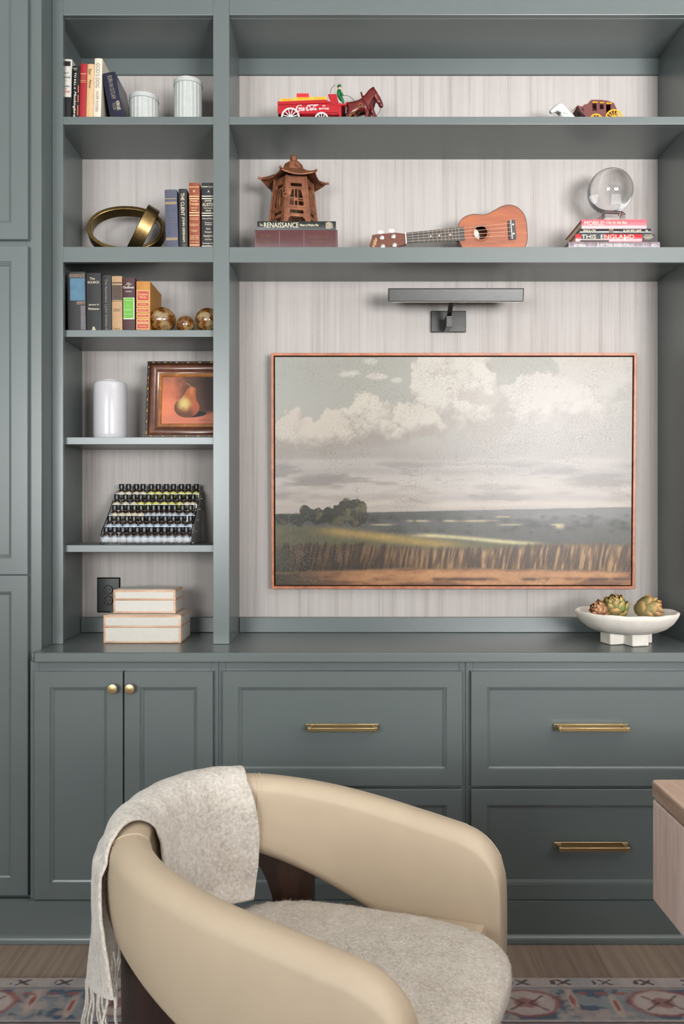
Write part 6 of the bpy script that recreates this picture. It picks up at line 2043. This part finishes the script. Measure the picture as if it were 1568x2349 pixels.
def at_s(s):
    """plan point and outward normal at arc length s"""
    f = lambda a: np.interp(s, SS, a)
    return np.array((f(PU[:, 0]), f(PU[:, 1]))), np.array((f(NR[:, 0]), f(NR[:, 1])))
def W3(uv, z):
    q = C0 + uv[0] * FW + uv[1] * LT
    return (float(q[0]), float(q[1]), float(z))
def ztop(s, raw=False):
    u = at_s(s)[0][0]
    q = min(max(-u / (CH['L'] + CH['a']), 0), 1)
    z = CH['zf'] + (CH['zb'] - CH['zf']) * q ** CH['k']
    r, d = 0.085, min(s, LEN - s)
    if d < r and not raw:
        z -= r - math.sqrt(max(0.0, r * r - (r - d) ** 2)) * 0.98 - 0.0
    return z
def zbot(s):
    u = at_s(s)[0][0]
    q = min(max(-u / (CH['L'] + CH['a']), 0), 1)
    z = CH['bf'] + (CH['bb'] - CH['bf']) * q ** CH['kb']
    r, d = 0.05, min(s, LEN - s)
    if d < r:
        z += r - math.sqrt(max(0.0, r * r - (r - d) ** 2))
    return z
HT, RC = 0.036, 0.031
def section(s, off=0.0):
    """closed loop (n, z) round the band at arc length s"""
    z0, z1 = zbot(s) - off, ztop(s) + off
    t, r = HT + off, RC + off
    e = min(s, LEN - s)
    if e < 0.02:
        t *= 0.84 + 0.16 * math.sqrt(max(0, 1 - ((0.02 - e) / 0.02) ** 2))
    r = min(r, t * 0.92)
    out = []
    m_ = 7
    for cn, cz, a0 in ((-t + r, z0 + r, PI), (t - r, z0 + r, 1.5 * PI), (t - r, z1 - r, 0.0), (-t + r, z1 - r, 0.5 * PI)):
        for i in range(m_):
            a = a0 + 0.5 * PI * i / (m_ - 1)
            out.append((cn + r * math.cos(a), cz + r * math.sin(a)))
    res = []
    for i, (nn, z) in enumerate(out):
        v = (z - z0) / max(1e-6, z1 - z0)
        bulge = 0.010 * 4 * v * (1 - v)
        res.append((nn + (bulge if nn > 0 else -0.3 * bulge), z))
    # extra points up the flat sides so the bulge is smooth
    a, b, c_, d = res[0:7], res[7:14], res[14:21], res[21:28]
    def between(p, q, inner):
        o = []
        for f in (0.2, 0.4, 0.6, 0.8):
            z = p[1] + (q[1] - p[1]) * f
            v = (z - z0) / max(1e-6, z1 - z0)
            bl = 0.010 * 4 * v * (1 - v)
            o.append(((-t - 0.0 - 0.3 * bl * -1) if inner else t + bl, z))
        return o
    return a + b + between(b[-1], c_[0], False) + c_ + d + between(d[-1], a[0], True)
ch = thing('armchair', 'cream leather barrel armchair with a woolly seat and dark wood legs, throw over its back', 'armchair', W3((-0.3, 0.0), 0.0))
stations = sorted(set(list(SS) + [0.002, 0.005, 0.01, 0.015, 0.025, 0.03, LEN - 0.002, LEN - 0.005, LEN - 0.01, LEN - 0.015, LEN - 0.025, LEN - 0.03]))
m = MB()
rings = []
for s in stations:
    c, nr = at_s(s)
    rings.append([W3(c + nr * nn, z) for nn, z in section(s)])
m.loft(rings)
m.build('wraparound_back', LEATHER, ch, angle=1.2)
def s_of(u, side):
    """arc length of the station at plan coordinate u on the near (-1) or far (+1) side"""
    idx = np.where((PU[:, 1] * side) > 0.02)[0]
    return float(SS[idx[np.argmin(np.abs(PU[idx, 0] - u))]])
PIPE = simple('cream_leather_piping', (190, 173, 150), 0.5)
for s in (s_of(-0.565, 1), s_of(-0.60, -1)):
    c, nr = at_s(s)
    loop = [W3(c + nr * (nn * 1.003), z) for nn, z in section(s, 0.0002)]
    MB().tube(loop, 0.0016, 6, True).build('seam', PIPE, ch)
    st = MB()
    c, nr = at_s(s + (0.011 if s > LEN / 2 else -0.011))
    sec = [p for p in section(s, 0.0006)]
    sp_ = spline(sec, 6, True)
    dist = 0
    for i in range(len(sp_) - 1):
        if i % 4 == 0:
            st.tube([W3(c + nr * sp_[i][0], sp_[i][1]), W3(c + nr * sp_[i + 1][0], sp_[i + 1][1])], 0.0007, 5)
    st.build('stitching', simple('thread', (186, 164, 134), 0.8), ch)
pts = []
for s in np.linspace(s_of(-0.565, 1), LEN - 0.012, 90):
    c, nr = at_s(s)
    pts.append(W3(c + nr * (HT * 0.80), ztop(s) - 0.0078))
c, nr = at_s(LEN - 0.010)
sec = [p for p in section(LEN - 0.010, 0.0006) if p[0] > HT * 0.55]
sec.sort(key=lambda p: -p[1])
for nn, z in sec:
    if z < pts[-1][2] - 0.012:
        pts.append(W3(c + nr * nn, z))
MB().tube(pts, 0.0016, 6).build('piping', PIPE, ch)
# leather platform inside the arms
m = MB()
inner = []
for s in np.linspace(0.030, LEN - 0.030, 100):
    c, nr = at_s(s)
    inner.append(c - nr * (HT - 0.006))
for z_, d in ((0.275, 0.006), (0.282, 0.0), (0.408, 0.0), (0.418, 0.004), (0.422, 0.014)):
    cc = np.mean(inner, axis=0)
    rings_ = []
    if z_ == 0.275:
        lo_rings = []
    lo_rings.append([W3(p + (cc - p) / np.linalg.norm(cc - p) * d + np.array((0.0, 0.0)), z_ + 0.045 * (p[0] + 0.30) * (z_ > 0.4)) for p in inner])
m.loft(lo_rings)
m.build('seat_platform', LEATHER, ch, angle=0.6)
# woolly seat cushion
BOUCLE = fuzzy('oatmeal_boucle', (184, 172, 158), (210, 200, 186), (226, 218, 206), 140.0, 1.0, 0.008)
def superq(u, v, cu=-0.265, hl=0.330, hw=0.250, hh=0.042, zc_=0.404):
    a, b = u * 2 * PI, (v - 0.5) * PI
    sg = lambda x, e: math.copysign(abs(x) ** e, x)
    cb = sg(math.cos(b), 0.45)
    x, y = hl * cb * sg(math.cos(a), 0.62), hw * cb * sg(math.sin(a), 0.62)
    z = hh * sg(math.sin(b), 0.55)
    z += 0.018 * max(0, 1 - (x / hl) ** 2) * max(0, 1 - (y / hw) ** 2) * (1 if z > 0 else 0)
    return W3((cu + x, y), zc_ + z + 0.045 * (x + 0.05))
m = MB().grid(superq, 201, 91)
va = np.array(m.v)
dn_ = (fbm(va[:, 0] * 95 + 200, va[:, 1] * 95 + 200 + va[:, 2] * 60, 3, 7) - 0.5)
va[:, 2] += 0.007 * dn_
va[:, 0] += 0.004 * (fbm(va[:, 1] * 95 + 90, va[:, 2] * 95 + 90, 2, 9) - 0.5)
m.v = [tuple(p) for p in va]
cushion = m.build('seat_cushion', BOUCLE, ch, angle=None)
# dark wood legs that follow the curve of the back
def leg(s0, s1, zlow, n=24, th=0.017, mat=None):
    m = MB()
    rings = []
    for s in np.linspace(s0, s1, n):
        c, nr = at_s(s)
        zl, zh = zlow(s), zbot(s) + 0.02
        zl = min(zl, zh - 0.002)
        cn = 0.0
        loop = []
        for k in range(7):
            loop.append(W3(c + nr * (th + cn), zl + (zh - zl) * k / 6))
        for k in range(7):
            loop.append(W3(c + nr * (-th + cn), zh - (zh - zl) * k / 6))
        rings.append(loop)
    m.loft(rings)
    return m.build('leg', WALNUT, ch, angle=0.5, bevel=0.004)
RZ = RT + 0.001
fa, fb, fc = s_of(-0.605, 1), s_of(-0.522, 1), s_of(-0.44, 1)
def low_far(s):
    if s >= fb:
        return RZ
    t = (fb - s) / (fb - fa)
    return 0.30 + 0.235 * (1 - (1 - t) ** 2) ** 0.5 if t > 0.04 else RZ + (0.30 - RZ) * t / 0.04
leg(fa, fc, low_far)
na, nb2, nc = s_of(-0.42, -1), s_of(-0.555, -1), s_of(-0.615, -1)
def low_near(s):
    if s <= nb2:
        return RZ
    t = (s - nb2) / (nc - nb2)
    return RZ + 0.50 * t ** 1.3
leg(na, nc, low_near)
for side in (1, -1):
    q0, q1 = (LEN - 0.17, LEN - 0.10) if side > 0 else (0.10, 0.17)
    leg(q0, q1, lambda s: RZ, 8)

# ------------------------------------------------------------------ wool throw over the back
WOOL = fuzzy('oatmeal_wool', (176, 166, 154), (204, 196, 186), (222, 216, 208), 120.0, 0.8, 0.006)
thr = thing('throw_blanket', 'oatmeal wool throw with a fringe draped over the back of the armchair', 'throw', W3((-0.66, 0.0), 0.0))
S_R = s_of(-0.592, 1)
s_at82, s_at88 = s_of(-0.640, -1), s_of(-0.668, -1)
ZSEAT = 0.452
def throw_line(q):
    """q 0..1 from the seat up the inside, over the top, down the outside; returns a builder of (n, z, sL, sR)"""
    return q
NQ, NU_ = 130, 64
PROF = []
def throw_profile(s, near_f=1.0):
    """polyline (n, z) of the cloth at station s"""
    o = 0.0145
    z0, z1 = zbot(s), ztop(s)
    t, r = HT + o, RC + o
    pts = [(-t - 0.050, ZSEAT + 0.004), (-t - 0.026, ZSEAT + 0.012), (-t - 0.012, ZSEAT + 0.035)]
    for f in np.linspace(0.05, 0.95, 8):
        z = z0 + 0.01 + (z1 - r - z0 - 0.01) * f
        pts.append((-t - 0.004, z))
    for a in np.linspace(PI, 0, 15):
        pts.append((0 + (t) * math.cos(a) * (1.0), z1 + o - t + t * math.sin(a)))
    zz = z1 + o - t
    for f in np.linspace(0.08, 1, 16):
        z = zz + (0.400 + 0.065 * (1 - near_f) - zz) * f
        v = (z - z0) / (z1 - z0)
        bl = 0.010 * 4 * v * (1 - v) if v > 0.5 else 0.010
        pts.append((t + bl + 0.003 + 0.006 * f ** 1.2 * near_f, z))
    return np.array(pts)
def resample(p, n):
    d = np.concatenate([[0], np.cumsum(np.linalg.norm(np.diff(p, axis=0), axis=1))])
    q = np.linspace(0, d[-1], n)
    return np.stack([np.interp(q, d, p[:, i]) for i in range(p.shape[1])], -1)
verts = np.zeros((NQ, NU_, 3))
s_out0, s_out1 = s_of(-0.607, -1), s_of(-0.522, -1)
for j in range(NQ):
    q = j / (NQ - 1)
    for i in range(NU_):
        f = i / (NU_ - 1)
        # left edge slants: further round the back at the seat, nearer on the outside
        if q < 0.42:
            sl = s_at88 + 0.03 + (s_at82 - s_at88 - 0.03) * (q / 0.42) ** 1.1
        elif q < 0.55:
            sl = s_at82 + (s_out0 - s_at82) * (q - 0.42) / 0.13
        else:
            sl = s_out0 + (s_out1 - s_out0) * ((q - 0.55) / 0.45) ** 0.75
        sr = S_R + (0.030 * math.sin(min(1.0, q / 0.40) * PI) ** 0.8 + 0.004 if q < 0.4 else 0.004)
        s = sl + (sr - sl) * f
        pr = resample(throw_profile(s, float(smooth(-0.02, 0.34, np.array(f)))), NQ)[j]
        c, nr = at_s(s)
        hang = max(0.0, (q - 0.5) / 0.5)
        wob = 0.004 * (1 + math.sin(s * 46 + 2 * q)) * hang * min(1.0, f * 4) + 0.0015 * math.sin(s * 90 + q * 9) + 0.0015 * math.sin(q * 23 + s * 15)
        verts[j, i] = W3(c + nr * (pr[0] + wob), pr[1] + 0.004 * math.sin(s * 30) * hang)
vv = verts.reshape(-1, 3)
vv[:, :] += 0.0025 * (np.stack([fbm(vv[:, 1] * 60 + 70, vv[:, 2] * 60 + 70, 3, k) for k in (3, 13, 29)], -1) - 0.5)
m = MB()
m.v = [tuple(p) for p in vv]
m.f = [(j * NU_ + i, j * NU_ + i + 1, (j + 1) * NU_ + i + 1, (j + 1) * NU_ + i) for j in range(NQ - 1) for i in range(NU_ - 1)]
cl = m.build('cloth', WOOL, thr, angle=None)
sol = cl.modifiers.new('thickness', 'SOLIDIFY')
sol.thickness = 0.007
sol.offset = 0.0
ss_ = cl.modifiers.new('subdivision', 'SUBSURF')
ss_.levels = ss_.render_levels = 1
fr = MB()
g = np.random.default_rng(12)
for i in range(0, NU_, 2):
    p = Vector(verts[NQ - 1, i])
    ln = 0.095 + 0.035 * g.random()
    pts, dx, dy = [], g.normal() * 0.010, g.normal() * 0.010
    ph = g.random() * 6
    for k in range(9):
        f = k / 8
        pts.append((p.x + dx * f + 0.002 * math.sin(ph + 9 * f), p.y + dy * f + 0.002 * math.cos(ph + 8 * f), p.z + 0.006 - ln * f))
    fr.tube(pts, [0.0032 - 0.0012 * k / 8 for k in range(9)], 6)
fo = fr.build('fringe', WOOL, thr)
fo['kind'] = 'stuff'

def fuzz(o, count, length, seed, thick=0.25, clump=0.2, brown=0.5, mat=1):
    pm = o.modifiers.new('fuzz', 'PARTICLE_SYSTEM')
    st = pm.particle_system.settings
    pm.particle_system.seed = seed
    st.type = 'HAIR'
    st.count = count
    st.hair_length = length
    st.hair_step = 3
    st.use_advanced_hair = True
    st.normal_factor = length * 0.07
    st.factor_random = length * 0.09
    st.root_radius = thick
    st.tip_radius = thick * 0.3
    st.radius_scale = 0.0012
    st.render_step = 3
    st.display_step = 2
    st.child_type = 'NONE'
    st.material = mat
    return st

fuzz(cushion, 26000, 0.010, 1)
# ------------------------------------------------------------------ desk at the right edge
OAK = wood('washed_oak', (194, 170, 160), (214, 190, 180), (226, 206, 198), (40, 40, 3), 0.5, bump=0.12)  # oak colour lightened to make up for the weak light on the side
OAK_TOP = wood('washed_oak_top', (150, 124, 106), (168, 142, 124), (182, 158, 140), (40, 3, 40), 0.42, bump=0.1)  # same oak, colour darkened to offset the strong light on the top
DX0, DX1 = X0(1490.5, 1.742), 2.3
DY1, DY0 = 1.742 + YC, -1.95
DZ1 = Z0(1787.5, 1.742)
desk = thing('desk', 'pale washed oak desk corner jutting in at the right edge', 'desk', ((DX0 + DX1) / 2, (DY0 + DY1) / 2, 0))
pl_ = rrect(DX0, DY0, DX1, DY1, 0.014, 5)
MB().loft([[(x, y, z) for x, y in pl_] for z in (DZ1 - 0.033, DZ1)]).build('desk_top', OAK_TOP, desk, angle=0.5, bevel=0.003)
pl2 = rrect(DX0 + 0.0015, DY0 + 0.002, DX1 - 0.002, DY1 - 0.0015, 0.013, 5)
pl3 = rrect(DX0 + 0.008, DY0 + 0.008, DX1 - 0.008, DY1 - 0.008, 0.012, 5)
ZD = Z0(2058, 1.742)
MB().loft([[(x, y, z) for x, y in pl2] for z in (ZD, DZ1 - 0.0385)]).build('drawer_box', OAK, desk, angle=0.5, bevel=0.003)
MB().loft([[(x, y, z) for x, y in pl3] for z in (DZ1 - 0.0388, DZ1 - 0.0327)]).build('shadow_gap', simple('dark_gap', (40, 28, 22), 0.8), desk, smooth=False)
for xx in (1.05, 2.02):
    MB().box(xx, DY0 + 0.08, RT + 0.0015, xx + 0.045, DY1 - 0.08, ZD - 0.0003).build('leg', OAK, desk, smooth=False, bevel=0.003)
